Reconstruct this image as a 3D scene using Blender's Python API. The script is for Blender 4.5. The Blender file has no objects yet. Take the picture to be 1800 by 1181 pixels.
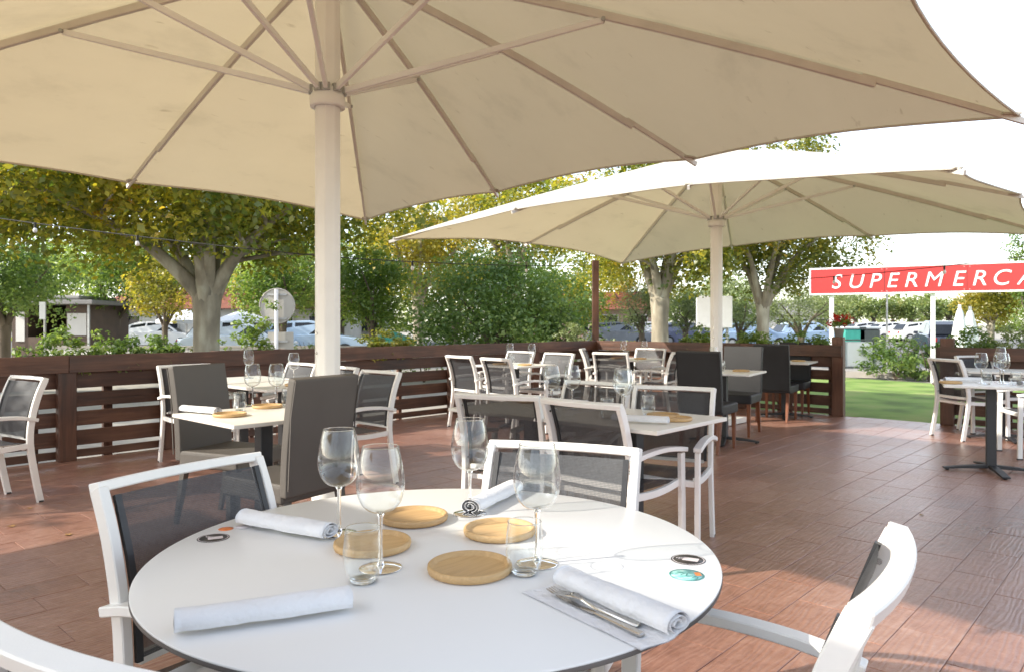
import bpy, bmesh, math, random
import numpy as np
from mathutils import Vector, Matrix, noise
R = math.radians
random.seed(7)

# ------------------------------------------------------------------ camera, sky, sun, exposure
scn = bpy.context.scene
COL = scn.collection
CAM_H, FPX, YH = 1.25, 1290.0, 569.0          # eye height, focal length and horizon row (1800 px wide frame)
cam_d = bpy.data.cameras.new('camera'); cam = bpy.data.objects.new('camera', cam_d); COL.objects.link(cam)
cam.location = (0, 0, CAM_H); cam.rotation_euler = (R(90), 0, 0)
cam_d.sensor_width = 36; cam_d.lens = FPX / 1800 * 36
cam_d.shift_y = -(590.5 - YH) / 1800
cam_d.clip_end = 2000; cam_d.clip_start = 0.05
cam_d.dof.use_dof = True; cam_d.dof.focus_distance = 2.2; cam_d.dof.aperture_fstop = 9.0
scn.camera = cam

SUN = Vector((-1.62, -0.44, 1.0)).normalized()        # towards the sun
world = bpy.data.worlds.new('World'); scn.world = world; world.use_nodes = True
wn = world.node_tree.nodes; wl = world.node_tree.links
sky = wn.new('ShaderNodeTexSky'); sky.sky_type = 'NISHITA'; sky.sun_disc = False
sky.sun_elevation = math.asin(SUN.z); sky.sun_rotation = math.atan2(SUN.x, SUN.y)
sky.air_density = 1.0; sky.dust_density = 0.6; sky.ozone_density = 0.8
bg = wn['Background']; bg.inputs['Strength'].default_value = 0.15
hs_ = wn.new('ShaderNodeHueSaturation'); hs_.inputs['Saturation'].default_value = 0.52; hs_.inputs['Value'].default_value = 0.97      # pale, slightly milky sky
wl.new(sky.outputs['Color'], hs_.inputs['Color']); wl.new(hs_.outputs['Color'], bg.inputs['Color'])
sun_d = bpy.data.lights.new('sun', 'SUN'); sun = bpy.data.objects.new('sun', sun_d); COL.objects.link(sun)
sun_d.energy = 2.4; sun_d.angle = R(0.55); sun_d.color = (1.0, 0.93, 0.82)
sun.rotation_euler = (-SUN).to_track_quat('-Z', 'Y').to_euler(); sun.location = (-20, -6, 20)
scn.view_settings.view_transform = 'Standard'; scn.view_settings.look = 'None'
scn.view_settings.exposure = 1.58; scn.view_settings.gamma = 1.0
scn.render.engine = 'CYCLES'
scn.cycles.use_denoising = True
scn.cycles.max_bounces = 10; scn.cycles.transparent_max_bounces = 24; scn.cycles.diffuse_bounces = 5
scn.cycles.caustics_reflective = False; scn.cycles.caustics_refractive = False

# ------------------------------------------------------------------ helpers
def at(px, Y, py=None):
    """point at depth Y seen in column px (row py gives its height)"""
    return Vector(((px - 900) * Y / FPX, Y, 0 if py is None else CAM_H - (py - YH) * Y / FPX))
def on(px, py, Z=0.0):
    """point of the horizontal plane at height Z"""
    Y = FPX * (CAM_H - Z) / (py - YH)
    return Vector(((px - 900) * Y / FPX, Y, Z))
TH = R(47.5)
E1 = Vector((math.cos(TH), math.sin(TH), 0)); E2 = Vector((math.sin(TH), -math.cos(TH), 0))
def deck(s, t, z=0): return E1 * s + E2 * t + Vector((0, 0, z))

class MB:
    def __init__(self): self.v = []; self.f = []; self.sm = []
    def add(self, vs, fs, smooth=False):
        o = len(self.v); self.v += [tuple(p) for p in vs]
        for f in fs: self.f.append(tuple(i + o for i in f)); self.sm.append(smooth)
        return self
    def box(self, c, s, M=None):
        cx, cy, cz = c; x, y, z = s[0] / 2, s[1] / 2, s[2] / 2
        vs = [Vector((cx + a * x, cy + b * y, cz + d * z)) for d in (-1, 1) for b in (-1, 1) for a in (-1, 1)]
        if M: vs = [M @ p for p in vs]
        return self.add(vs, [(0, 2, 3, 1), (4, 5, 7, 6), (0, 1, 5, 4), (2, 6, 7, 3), (0, 4, 6, 2), (1, 3, 7, 5)])
    def bar(self, pts, w, h, side, smooth=False):
        """rectangular bar swept along pts; w along side vector, h across"""
        pts = [Vector(p) for p in pts]; side = Vector(side).normalized(); n = len(pts); vs = []
        for i, p in enumerate(pts):
            t = (pts[min(i + 1, n - 1)] - pts[max(i - 1, 0)]).normalized()
            s = (side - t * side.dot(t)).normalized(); u = t.cross(s)
            ww = w[i] if isinstance(w, (list, tuple)) else w; hh = h[i] if isinstance(h, (list, tuple)) else h
            vs += [p + s * a * ww / 2 + u * b * hh / 2 for a, b in ((-1, -1), (1, -1), (1, 1), (-1, 1))]
        fs = [(3, 2, 1, 0), tuple(4 * (n - 1) + k for k in range(4))]
        for i in range(n - 1):
            for k in range(4): fs.append((4 * i + k, 4 * i + (k + 1) % 4, 4 * i + 4 + (k + 1) % 4, 4 * i + 4 + k))
        return self.add(vs, fs, smooth)
    def tube(self, pts, r, n=8, smooth=True, cap=True):
        pts = [Vector(p) for p in pts]; m = len(pts); vs = []; fs = []
        ref = Vector((0.31, 0.17, 0.94))
        for i, p in enumerate(pts):
            t = (pts[min(i + 1, m - 1)] - pts[max(i - 1, 0)]).normalized()
            if abs(t.dot(ref)) > 0.95: rr = Vector((1, 0, 0))
            else: rr = ref
            a = t.cross(rr).normalized(); b = t.cross(a)
            q = r[i] if isinstance(r, (list, tuple)) else r
            vs += [p + (a * math.cos(2 * math.pi * k / n) + b * math.sin(2 * math.pi * k / n)) * q for k in range(n)]
        for i in range(m - 1):
            for k in range(n): fs.append((n * i + k, n * i + (k + 1) % n, n * (i + 1) + (k + 1) % n, n * (i + 1) + k))
        self.add(vs, fs, smooth)
        if cap:
            self.add(vs[:n], [tuple(range(n))[::-1]]); self.add(vs[-n:], [tuple(range(n))])
        return self
    def lathe(self, prof, n=32, c=(0, 0, 0), smooth=True):
        vs = []; fs = []; idx = []
        for r, z in prof:
            if r < 1e-6: idx.append([len(vs)]); vs.append((c[0], c[1], c[2] + z))
            else:
                idx.append(list(range(len(vs), len(vs) + n)))
                vs += [(c[0] + r * math.cos(2 * math.pi * k / n), c[1] + r * math.sin(2 * math.pi * k / n), c[2] + z) for k in range(n)]
        for a, b in zip(idx, idx[1:]):
            for k in range(n):
                k2 = (k + 1) % n
                if len(a) == 1 and len(b) == 1: continue
                if len(a) == 1: fs.append((a[0], b[k2], b[k]))
                elif len(b) == 1: fs.append((a[k], a[k2], b[0]))
                else: fs.append((a[k], a[k2], b[k2], b[k]))
        return self.add(vs, fs, smooth)
    def prism(self, outline, z0, z1, M=None):
        n = len(outline); vs = [Vector((x, y, z0)) for x, y in outline] + [Vector((x, y, z1)) for x, y in outline]
        if M: vs = [M @ p for p in vs]
        return self.add(vs, [tuple(range(n))[::-1], tuple(range(n, 2 * n))] + [(k, (k + 1) % n, n + (k + 1) % n, n + k) for k in range(n)])
    def mesh(self, name, bevel=0, segs=1):
        me = bpy.data.meshes.new(name); me.from_pydata(self.v, [], self.f)
        me.polygons.foreach_set('use_smooth', self.sm); me.update()
        if bevel:
            bm = bmesh.new(); bm.from_mesh(me); bmesh.ops.remove_doubles(bm, verts=bm.verts, dist=1e-5)
            bmesh.ops.recalc_face_normals(bm, faces=bm.faces)
            es = [e for e in bm.edges if len(e.link_faces) == 2 and e.calc_face_angle(0) > R(35)]
            bmesh.ops.bevel(bm, geom=es, offset=bevel, offset_type='OFFSET', segments=segs, profile=0.6, affect='EDGES', clamp_overlap=True)
            for f in bm.faces: f.smooth = f.smooth
            bm.to_mesh(me); bm.free()
        return me
    def build(self, name, mat, parent=None, bevel=0, segs=1):
        return obj(name, self.mesh(name, bevel, segs), mat, parent)

def obj(name, me, mat=None, parent=None, loc=None, rz=0, M=None):
    o = bpy.data.objects.new(name, me); COL.objects.link(o)
    if mat and not me.materials: me.materials.append(mat)
    if parent: o.parent = parent
    if M is not None: o.matrix_local = M
    else:
        if loc is not None: o.location = loc
        if rz: o.rotation_euler = (0, 0, rz)
    return o
def tag(o, label=None, cat=None, group=None, kind=None):
    if label: o['label'] = label
    if cat: o['category'] = cat
    if group: o['group'] = group
    if kind: o['kind'] = kind
    return o
def thing(name, label, cat, loc=(0, 0, 0), rz=0, group=None):
    o = bpy.data.objects.new(name, None); COL.objects.link(o); o.location = loc; o.rotation_euler = (0, 0, rz)
    o.empty_display_size = 0.2
    return tag(o, label, cat, group)
KIDS = {}
def kids(o): return [c for c in bpy.data.objects if c.parent == o]
def copy_tree(o, parent=None, loc=None, rz=None, label=None, group=None):
    c = o.copy(); COL.objects.link(c)
    if parent: c.parent = parent
    if loc is not None: c.location = loc
    if rz is not None: c.rotation_euler = (0, 0, rz)
    if label: c['label'] = label
    if group: c['group'] = group
    if o.name not in KIDS: KIDS[o.name] = kids(o)
    for k in KIDS[o.name]: copy_tree(k, c)
    return c
class Kind:
    """first use moves the prototype, later uses copy it with its parts"""
    def __init__(self, root): self.root = root; self.used = False
    def put(self, loc, rz, label, group=None):
        if not self.used:
            self.used = True; r = self.root; r.location = loc; r.rotation_euler = (0, 0, rz); r['label'] = label
            if group: r['group'] = group
            return r
        return copy_tree(self.root, None, loc, rz, label, group)

# ------------------------------------------------------------------ materials
def newmat(name):
    m = bpy.data.materials.new(name); m.use_nodes = True
    return m, m.node_tree.nodes, m.node_tree.links
def ramp(n, stops):
    r = n.new('ShaderNodeValToRGB'); el = r.color_ramp.elements
    while len(el) < len(stops): el.new(0.5)
    for e, (p, c) in zip(el, stops): e.position = p; e.color = (*c, 1)
    return r
def pbr(name, col, rough=0.5, var=0.08, scale=6.0, bump=0.0, bscale=60.0, metal=0.0, stretch=(1, 1, 1), spec=0.5, rvar=0.1, col2=None, coat=0.0):
    m, n, l = newmat(name); b = n['Principled BSDF']
    tc = n.new('ShaderNodeTexCoord'); mp = n.new('ShaderNodeMapping'); mp.inputs['Scale'].default_value = stretch
    oi = n.new('ShaderNodeObjectInfo'); ad = n.new('ShaderNodeVectorMath'); ad.operation = 'MULTIPLY_ADD'
    l.new(oi.outputs['Random'], ad.inputs[0]); ad.inputs[1].default_value = (17, 31, 11); l.new(tc.outputs['Object'], ad.inputs[2])
    l.new(ad.outputs[0], mp.inputs['Vector'])
    nz = n.new('ShaderNodeTexNoise'); nz.inputs['Scale'].default_value = scale; nz.inputs['Detail'].default_value = 6
    l.new(mp.outputs[0], nz.inputs['Vector'])
    c2 = col2 or tuple(min(1, c * (1 + var * 1.5)) for c in col); c1 = tuple(c * (1 - var * 1.5) for c in col)
    r = ramp(n, [(0.3, c1), (0.5, col), (0.72, c2)]); l.new(nz.outputs['Fac'], r.inputs[0]); l.new(r.outputs[0], b.inputs['Base Color'])
    mr = n.new('ShaderNodeMapRange'); mr.inputs[3].default_value = max(0.02, rough - rvar); mr.inputs[4].default_value = min(1, rough + rvar)
    l.new(nz.outputs['Fac'], mr.inputs[0]); l.new(mr.outputs[0], b.inputs['Roughness'])
    b.inputs['Metallic'].default_value = metal; b.inputs['Specular IOR Level'].default_value = spec
    if coat: b.inputs['Coat Weight'].default_value = coat; b.inputs['Coat Roughness'].default_value = 0.08
    if bump:
        n2 = n.new('ShaderNodeTexNoise'); n2.inputs['Scale'].default_value = bscale; n2.inputs['Detail'].default_value = 4
        l.new(mp.outputs[0], n2.inputs['Vector'])
        bp = n.new('ShaderNodeBump'); bp.inputs['Strength'].default_value = bump; bp.inputs['Distance'].default_value = 0.01
        l.new(n2.outputs['Fac'], bp.inputs['Height']); l.new(bp.outputs[0], b.inputs['Normal'])
    return m
def fabric(name, col, trans=0.35, transl_col=None, stain=True):
    m, n, l = newmat(name); n.remove(n['Principled BSDF']); out = n['Material Output']
    tc = n.new('ShaderNodeTexCoord')
    nz = n.new('ShaderNodeTexNoise'); nz.inputs['Scale'].default_value = 1.1; nz.inputs['Detail'].default_value = 8; nz.inputs['Roughness'].default_value = 0.65
    mp = n.new('ShaderNodeMapping'); mp.inputs['Scale'].default_value = (1, 1.6, 1); l.new(tc.outputs['Object'], mp.inputs[0]); l.new(mp.outputs[0], nz.inputs['Vector'])
    r = ramp(n, [(0.28, tuple(c * 0.86 for c in col)), (0.45, col), (0.8, tuple(min(1, c * 1.05) for c in col))]); l.new(nz.outputs['Fac'], r.inputs[0])
    n3 = n.new('ShaderNodeTexNoise'); n3.inputs['Scale'].default_value = 6.5; n3.inputs['Detail'].default_value = 5
    mp3 = n.new('ShaderNodeMapping'); mp3.inputs['Scale'].default_value = (0.6, 2.2, 1); l.new(tc.outputs['Object'], mp3.inputs[0]); l.new(mp3.outputs[0], n3.inputs['Vector'])
    r3 = ramp(n, [(0.24, (0.45, 0.40, 0.33)), (0.315, (1, 1, 1)), (1.0, (1, 1, 1))]); l.new(n3.outputs['Fac'], r3.inputs[0])
    mx = n.new('ShaderNodeMix'); mx.data_type = 'RGBA'; mx.blend_type = 'MULTIPLY'; mx.inputs['Factor'].default_value = 0.5 if stain else 0.0
    l.new(r.outputs[0], mx.inputs['A']); l.new(r3.outputs[0], mx.inputs['B'])
    d = n.new('ShaderNodeBsdfDiffuse'); t = n.new('ShaderNodeBsdfTranslucent')
    l.new(mx.outputs['Result'], d.inputs[0])
    m2 = n.new('ShaderNodeMix'); m2.data_type = 'RGBA'; m2.blend_type = 'MULTIPLY'; m2.inputs['Factor'].default_value = 1.0
    l.new(mx.outputs['Result'], m2.inputs['A']); m2.inputs['B'].default_value = (*(transl_col or (1, 0.9, 0.7)), 1)
    l.new(m2.outputs['Result'], t.inputs[0])
    bp = n.new('ShaderNodeBump'); bp.inputs['Strength'].default_value = 0.25; bp.inputs['Distance'].default_value = 0.02
    l.new(n3.outputs['Fac'], bp.inputs['Height']); l.new(bp.outputs[0], d.inputs['Normal'])
    s = n.new('ShaderNodeMixShader'); s.inputs[0].default_value = trans
    l.new(d.outputs[0], s.inputs[1]); l.new(t.outputs[0], s.inputs[2]); l.new(s.outputs[0], out.inputs[0])
    return m
def textilene(name, col, see=0.22):
    m, n, l = newmat(name); out = n['Material Output']; b = n['Principled BSDF']
    tc = n.new('ShaderNodeTexCoord'); mp = n.new('ShaderNodeMapping'); mp.inputs['Scale'].default_value = (1, 1, 1)
    l.new(tc.outputs['Object'], mp.inputs[0])
    w1 = n.new('ShaderNodeTexWave'); w1.bands_direction = 'Y'; w1.inputs['Scale'].default_value = 75; w1.inputs['Distortion'].default_value = 0.5
    w2 = n.new('ShaderNodeTexWave'); w2.bands_direction = 'Z'; w2.inputs['Scale'].default_value = 75; w2.inputs['Distortion'].default_value = 0.5
    l.new(mp.outputs[0], w1.inputs[0]); l.new(mp.outputs[0], w2.inputs[0])
    mu = n.new('ShaderNodeMath'); mu.operation = 'MULTIPLY'; l.new(w1.outputs['Fac'], mu.inputs[0]); l.new(w2.outputs['Fac'], mu.inputs[1])
    mr = n.new('ShaderNodeMapRange'); mr.inputs[1].default_value = 0; mr.inputs[2].default_value = 1; mr.inputs[3].default_value = see * 0.55; mr.inputs[4].default_value = see * 2.3
    l.new(mu.outputs[0], mr.inputs[0])
    nz = n.new('ShaderNodeTexNoise'); nz.inputs['Scale'].default_value = 90; l.new(mp.outputs[0], nz.inputs[0])
    r = ramp(n, [(0.3, tuple(c * 0.8 for c in col)), (0.7, tuple(c * 1.2 for c in col))]); l.new(nz.outputs['Fac'], r.inputs[0])
    l.new(r.outputs[0], b.inputs['Base Color']); b.inputs['Roughness'].default_value = 0.55
    tr = n.new('ShaderNodeBsdfTransparent'); s = n.new('ShaderNodeMixShader')
    l.new(mr.outputs[0], s.inputs[0]); l.new(b.outputs[0], s.inputs[1]); l.new(tr.outputs[0], s.inputs[2]); l.new(s.outputs[0], out.inputs[0])
    return m
def thin_glass(name, tint=(0.975, 0.985, 0.985), ior=1.5):
    m, n, l = newmat(name); n.remove(n['Principled BSDF']); out = n['Material Output']
    tr = n.new('ShaderNodeBsdfTransparent'); tr.inputs[0].default_value = (*tint, 1)
    g = n.new('ShaderNodeBsdfGlossy'); g.inputs['Roughness'].default_value = 0.015; g.inputs[0].default_value = (1, 1, 1, 1)
    lw = n.new('ShaderNodeLayerWeight'); lw.inputs[0].default_value = 0.5
    pw = n.new('ShaderNodeMath'); pw.operation = 'POWER'; pw.inputs[1].default_value = 3.6; l.new(lw.outputs['Facing'], pw.inputs[0])
    f = n.new('ShaderNodeMath'); f.operation = 'MULTIPLY_ADD'; f.inputs[1].default_value = 0.9 * ior / 1.5; f.inputs[2].default_value = 0.03; f.use_clamp = True; l.new(pw.outputs[0], f.inputs[0])
    s = n.new('ShaderNodeMixShader'); l.new(f.outputs[0], s.inputs[0]); l.new(tr.outputs[0], s.inputs[1]); l.new(g.outputs[0], s.inputs[2])
    l.new(s.outputs[0], out.inputs[0])
    return m
def wood(name, dark, mid, light, along='X', scale=1.0, rough=0.5, bump=0.25, coat=0.0, joint_light=None):
    m, n, l = newmat(name); b = n['Principled BSDF']
    tc = n.new('ShaderNodeTexCoord'); oi = n.new('ShaderNodeObjectInfo')
    ad = n.new('ShaderNodeVectorMath'); ad.operation = 'MULTIPLY_ADD'; ad.inputs[1].default_value = (13, 29, 7)
    l.new(oi.outputs['Random'], ad.inputs[0]); l.new(tc.outputs['Object'], ad.inputs[2])
    mp = n.new('ShaderNodeMapping'); st = {'X': (1.2, 16, 16), 'Y': (16, 1.2, 16), 'Z': (16, 16, 1.2)}[along]
    mp.inputs['Scale'].default_value = tuple(q * scale for q in st); l.new(ad.outputs[0], mp.inputs[0])
    nz = n.new('ShaderNodeTexNoise'); nz.inputs['Scale'].default_value = 1.6; nz.inputs['Detail'].default_value = 7; nz.inputs['Distortion'].default_value = 1.4
    l.new(mp.outputs[0], nz.inputs[0])
    nb = n.new('ShaderNodeTexNoise'); nb.inputs['Scale'].default_value = 2.2; nb.inputs['Detail'].default_value = 5; l.new(ad.outputs[0], nb.inputs[0])
    mxf = n.new('ShaderNodeMath'); mxf.operation = 'MULTIPLY_ADD'; mxf.inputs[1].default_value = 0.55; l.new(nb.outputs['Fac'], mxf.inputs[0])
    hf = n.new('ShaderNodeMath'); hf.operation = 'MULTIPLY'; hf.inputs[1].default_value = 0.45; l.new(nz.outputs['Fac'], hf.inputs[0]); l.new(hf.outputs[0], mxf.inputs[2])
    rv = n.new('ShaderNodeMath'); rv.operation = 'MULTIPLY_ADD'; rv.inputs[1].default_value = 0.14; rv.inputs[2].default_value = -0.07; l.new(oi.outputs['Random'], rv.inputs[0])
    sm = n.new('ShaderNodeMath'); l.new(mxf.outputs[0], sm.inputs[0]); l.new(rv.outputs[0], sm.inputs[1])
    r = ramp(n, [(0.30, dark), (0.5, mid), (0.68, light)]); l.new(sm.outputs[0], r.inputs[0]); l.new(r.outputs[0], b.inputs['Base Color'])
    mr = n.new('ShaderNodeMapRange'); mr.inputs[3].default_value = rough - 0.12; mr.inputs[4].default_value = rough + 0.15
    l.new(nb.outputs['Fac'], mr.inputs[0]); l.new(mr.outputs[0], b.inputs['Roughness'])
    bp = n.new('ShaderNodeBump'); bp.inputs['Strength'].default_value = bump; bp.inputs['Distance'].default_value = 0.012
    l.new(nz.outputs['Fac'], bp.inputs['Height']); l.new(bp.outputs[0], b.inputs['Normal'])
    if coat: b.inputs['Coat Weight'].default_value = coat; b.inputs['Coat Roughness'].default_value = 0.2
    return m
def leafmat(name, stops, trans=0.45):
    m, n, l = newmat(name); n.remove(n['Principled BSDF']); out = n['Material Output']
    g = n.new('ShaderNodeNewGeometry'); tc = n.new('ShaderNodeTexCoord')
    nz = n.new('ShaderNodeTexNoise'); nz.inputs['Scale'].default_value = 0.55; nz.inputs['Detail'].default_value = 2; l.new(tc.outputs['Object'], nz.inputs[0])
    a = n.new('ShaderNodeMath'); a.operation = 'MULTIPLY_ADD'; a.inputs[1].default_value = 0.5; l.new(g.outputs['Random Per Island'], a.inputs[0])
    h = n.new('ShaderNodeMath'); h.operation = 'MULTIPLY_ADD'; h.inputs[1].default_value = 1.5; h.inputs[2].default_value = -0.5; l.new(nz.outputs['Fac'], h.inputs[0]); l.new(h.outputs[0], a.inputs[2])
    r = ramp(n, stops); l.new(a.outputs[0], r.inputs[0])
    d = n.new('ShaderNodeBsdfDiffuse'); t = n.new('ShaderNodeBsdfTranslucent'); l.new(r.outputs[0], d.inputs[0])
    mm = n.new('ShaderNodeMix'); mm.data_type = 'RGBA'; mm.blend_type = 'MULTIPLY'; mm.inputs['Factor'].default_value = 1; l.new(r.outputs[0], mm.inputs['A']); mm.inputs['B'].default_value = (1.25, 1.2, 0.6, 1)
    l.new(mm.outputs['Result'], t.inputs[0])
    s = n.new('ShaderNodeMixShader'); s.inputs[0].default_value = min(.6, trans + .1); l.new(d.outputs[0], s.inputs[1]); l.new(t.outputs[0], s.inputs[2])
    gl = n.new('ShaderNodeBsdfGlossy'); gl.inputs['Roughness'].default_value = 0.45
    s2 = n.new('ShaderNodeMixShader'); s2.inputs[0].default_value = 0.05; l.new(s.outputs[0], s2.inputs[1]); l.new(gl.outputs[0], s2.inputs[2])
    l.new(s2.outputs[0], out.inputs[0])
    return m

def stamped(name):
    """stamped concrete: wood grain pressed into red-brown pigmented concrete, worn pale on the ridges, sealed"""
    m, n, l = newmat(name); b = n['Principled BSDF']
    tc = n.new('ShaderNodeTexCoord'); oi = n.new('ShaderNodeObjectInfo')
    ad = n.new('ShaderNodeVectorMath'); ad.operation = 'MULTIPLY_ADD'; ad.inputs[1].default_value = (13, 29, 7); l.new(oi.outputs['Random'], ad.inputs[0]); l.new(tc.outputs['Object'], ad.inputs[2])
    mp = n.new('ShaderNodeMapping'); mp.inputs['Scale'].default_value = (2.2, 11, 1); l.new(ad.outputs[0], mp.inputs[0])
    wv = n.new('ShaderNodeTexWave'); wv.bands_direction = 'Y'; wv.inputs['Scale'].default_value = 1.1; wv.inputs['Distortion'].default_value = 14; wv.inputs['Detail'].default_value = 6; wv.inputs['Detail Scale'].default_value = 1.1; l.new(mp.outputs[0], wv.inputs[0])
    n1 = n.new('ShaderNodeTexNoise'); n1.inputs['Scale'].default_value = 1.9; n1.inputs['Detail'].default_value = 7; n1.inputs['Roughness'].default_value = .6; l.new(tc.outputs['Object'], n1.inputs[0])
    wp = n.new('ShaderNodeTexCoord'); gm_ = n.new('ShaderNodeNewGeometry'); n2 = n.new('ShaderNodeTexNoise'); n2.inputs['Scale'].default_value = .8; n2.inputs['Detail'].default_value = 6; n2.inputs['Roughness'].default_value = .62; l.new(gm_.outputs['Position'], n2.inputs[0])
    n4 = n.new('ShaderNodeTexNoise'); n4.inputs['Scale'].default_value = 17; n4.inputs['Detail'].default_value = 8; n4.inputs['Roughness'].default_value = .68; l.new(gm_.outputs['Position'], n4.inputs[0])
    r = ramp(n, [(.28, (.150, .064, .041)), (.43, (.275, .127, .085)), (.57, (.365, .195, .140)), (.74, (.47, .31, .25))])
    a1 = n.new('ShaderNodeMath'); a1.operation = 'MULTIPLY_ADD'; a1.inputs[1].default_value = .07; l.new(wv.outputs['Fac'], a1.inputs[0])
    a2 = n.new('ShaderNodeMath'); a2.operation = 'MULTIPLY_ADD'; a2.inputs[1].default_value = .70; a2.inputs[2].default_value = -.16; l.new(n2.outputs['Fac'], a2.inputs[0]); l.new(a2.outputs[0], a1.inputs[2])
    a3 = n.new('ShaderNodeMath'); a3.operation = 'MULTIPLY_ADD'; a3.inputs[1].default_value = .42; l.new(n4.outputs['Fac'], a3.inputs[0]); l.new(a1.outputs[0], a3.inputs[2])
    rv = n.new('ShaderNodeMath'); rv.operation = 'MULTIPLY_ADD'; rv.inputs[1].default_value = .09; l.new(oi.outputs['Random'], rv.inputs[0]); l.new(a3.outputs[0], rv.inputs[2])
    l.new(rv.outputs[0], r.inputs[0]); l.new(r.outputs[0], b.inputs['Base Color'])
    mr = n.new('ShaderNodeMapRange'); mr.inputs[1].default_value = .3; mr.inputs[2].default_value = .7; mr.inputs[3].default_value = .26; mr.inputs[4].default_value = .52; l.new(n2.outputs['Fac'], mr.inputs[0]); l.new(mr.outputs[0], b.inputs['Roughness'])
    hs = n.new('ShaderNodeMath'); hs.operation = 'MULTIPLY_ADD'; hs.inputs[1].default_value = 3.0; l.new(n4.outputs['Fac'], hs.inputs[0]); l.new(wv.outputs['Fac'], hs.inputs[2])
    bp = n.new('ShaderNodeBump'); bp.inputs['Strength'].default_value = .42; bp.inputs['Distance'].default_value = .004
    b.inputs['Coat Weight'].default_value = .55; b.inputs['Coat Roughness'].default_value = .26; b.inputs['Coat IOR'].default_value = 1.45
    cb = n.new('ShaderNodeBump'); cb.inputs['Strength'].default_value = .5; cb.inputs['Distance'].default_value = .006; l.new(n4.outputs['Fac'], cb.inputs['Height']); l.new(cb.outputs[0], b.inputs['Coat Normal'])
    l.new(hs.outputs[0], bp.inputs['Height']); l.new(bp.outputs[0], b.inputs['Normal'])
    b.inputs['Specular IOR Level'].default_value = .6
    return m

M = {}
M['white'] = pbr('white_powder_coat', (0.80, 0.785, 0.75), 0.42, 0.05, 3, bump=0.04, bscale=300)
M['mesh'] = textilene('charcoal_textilene', (0.042, 0.044, 0.049), 0.17)
M['laminate'] = pbr('white_laminate', (0.79, 0.788, 0.775), 0.30, 0.008, 3, spec=0.5, rvar=.05, bump=.015, bscale=40)
M['edge_grey'] = pbr('grey_table_edge', (0.16, 0.155, 0.15), 0.5)
M['top_beige'] = pbr('cream_laminate', (0.78, 0.75, 0.69), 0.34, 0.02, 3)
M['black'] = pbr('black_metal', (0.022, 0.022, 0.024), 0.45, 0.1, 12, bump=0.05, bscale=200)
M['leather'] = pbr('taupe_leatherette', (0.088, 0.078, 0.068), 0.55, 0.06, 5, bump=0.08, bscale=260)
M['leather_dark'] = pbr('black_leatherette', (0.026, 0.026, 0.027), 0.5, 0.08, 5, bump=0.08, bscale=260, spec=.3)
M['leg_wood'] = wood('brown_leg_wood', (0.10, 0.03, 0.012), (0.17, 0.055, 0.022), (0.24, 0.085, 0.035), 'Z', 1.0, 0.4, 0.1)
M['canvas'] = fabric('cream_canvas', (0.665, 0.645, 0.575), 0.29, (0.94, 0.79, 0.51))
M['pole'] = pbr('cream_painted_metal', (0.84, 0.83, 0.79), 0.42, 0.03, 4)
M['rib'] = pbr('grey_beige_metal', (0.66, 0.62, 0.55), 0.42, 0.06, 5)
M['glass'] = thin_glass('clear_glass')
mg, ng, lg = newmat('solid_glass'); bg_ = ng['Principled BSDF']; bg_.inputs['Base Color'].default_value = (.98, .99, .99, 1); bg_.inputs['Roughness'].default_value = .01
bg_.inputs['Transmission Weight'].default_value = 1; bg_.inputs['IOR'].default_value = 1.47; M['glass_base'] = mg
M['napkin'] = pbr('white_cotton', (0.74, 0.74, 0.75), 0.9, 0.03, 8, bump=0.55, bscale=48, spec=0.15)
M['steel'] = pbr('stainless_steel', (0.55, 0.53, 0.50), 0.22, 0.05, 6, metal=1.0, rvar=0.06)
M['bamboo'] = wood('bamboo', (0.38, 0.23, 0.10), (0.53, 0.34, 0.155), (0.64, 0.43, 0.21), 'X', 3.0, 0.5, 0.08)
M['deck'] = stamped('stamped_plank_concrete')
M['slab'] = pbr('terrace_slab', (0.24, 0.125, 0.088), 0.9, 0.3, 4)
M['fence'] = wood('red_brown_stained_board', (0.034, 0.016, 0.010), (0.088, 0.038, 0.022), (0.165, 0.076, 0.045), 'X', 0.8, 0.5, 0.3)
M['post'] = wood('red_brown_stained_post', (0.040, 0.018, 0.010), (0.100, 0.042, 0.024), (0.16, 0.070, 0.040), 'Z', 0.8, 0.5, 0.3)
M['sign_red'] = pbr('red_sign_face', (0.52, 0.033, 0.03), 0.35, 0.05, 0.7)
M['sign_white'] = pbr('white_sign_paint', (0.82, 0.82, 0.82), 0.4, 0.02)
M['galv'] = pbr('galvanised_steel', (0.42, 0.42, 0.40), 0.5, 0.1, 8, metal=0.3)
M['sign_back'] = pbr('sign_back_grey', (0.40, 0.38, 0.33), 0.55, 0.06, 4)
M['bark'] = pbr('plane_bark', (0.30, 0.26, 0.19), 0.9, 0.3, 3.5, bump=0.8, bscale=9, stretch=(1, 1, 0.35), col2=(0.52, 0.49, 0.38))
M['bark_dark'] = pbr('brown_bark', (0.14, 0.11, 0.08), 0.9, 0.3, 4, bump=0.8, bscale=12, stretch=(1, 1, 0.3))
M['lf_plane'] = leafmat('autumn_plane_leaves', [(0.1, (0.110, 0.179, 0.028)), (0.42, (0.235, 0.269, 0.041)), (0.64, (0.442, 0.414, 0.055)), (0.86, (0.660, 0.566, 0.069)), (1.0, (0.580, 0.304, 0.055))], 0.5)
M['lf_olive'] = leafmat('olive_plane_leaves', [(0.1, (0.108, 0.166, 0.031)), (0.45, (0.216, 0.245, 0.049)), (0.75, (0.402, 0.352, 0.064)), (1.0, (0.604, 0.402, 0.071))], 0.45)
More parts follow.
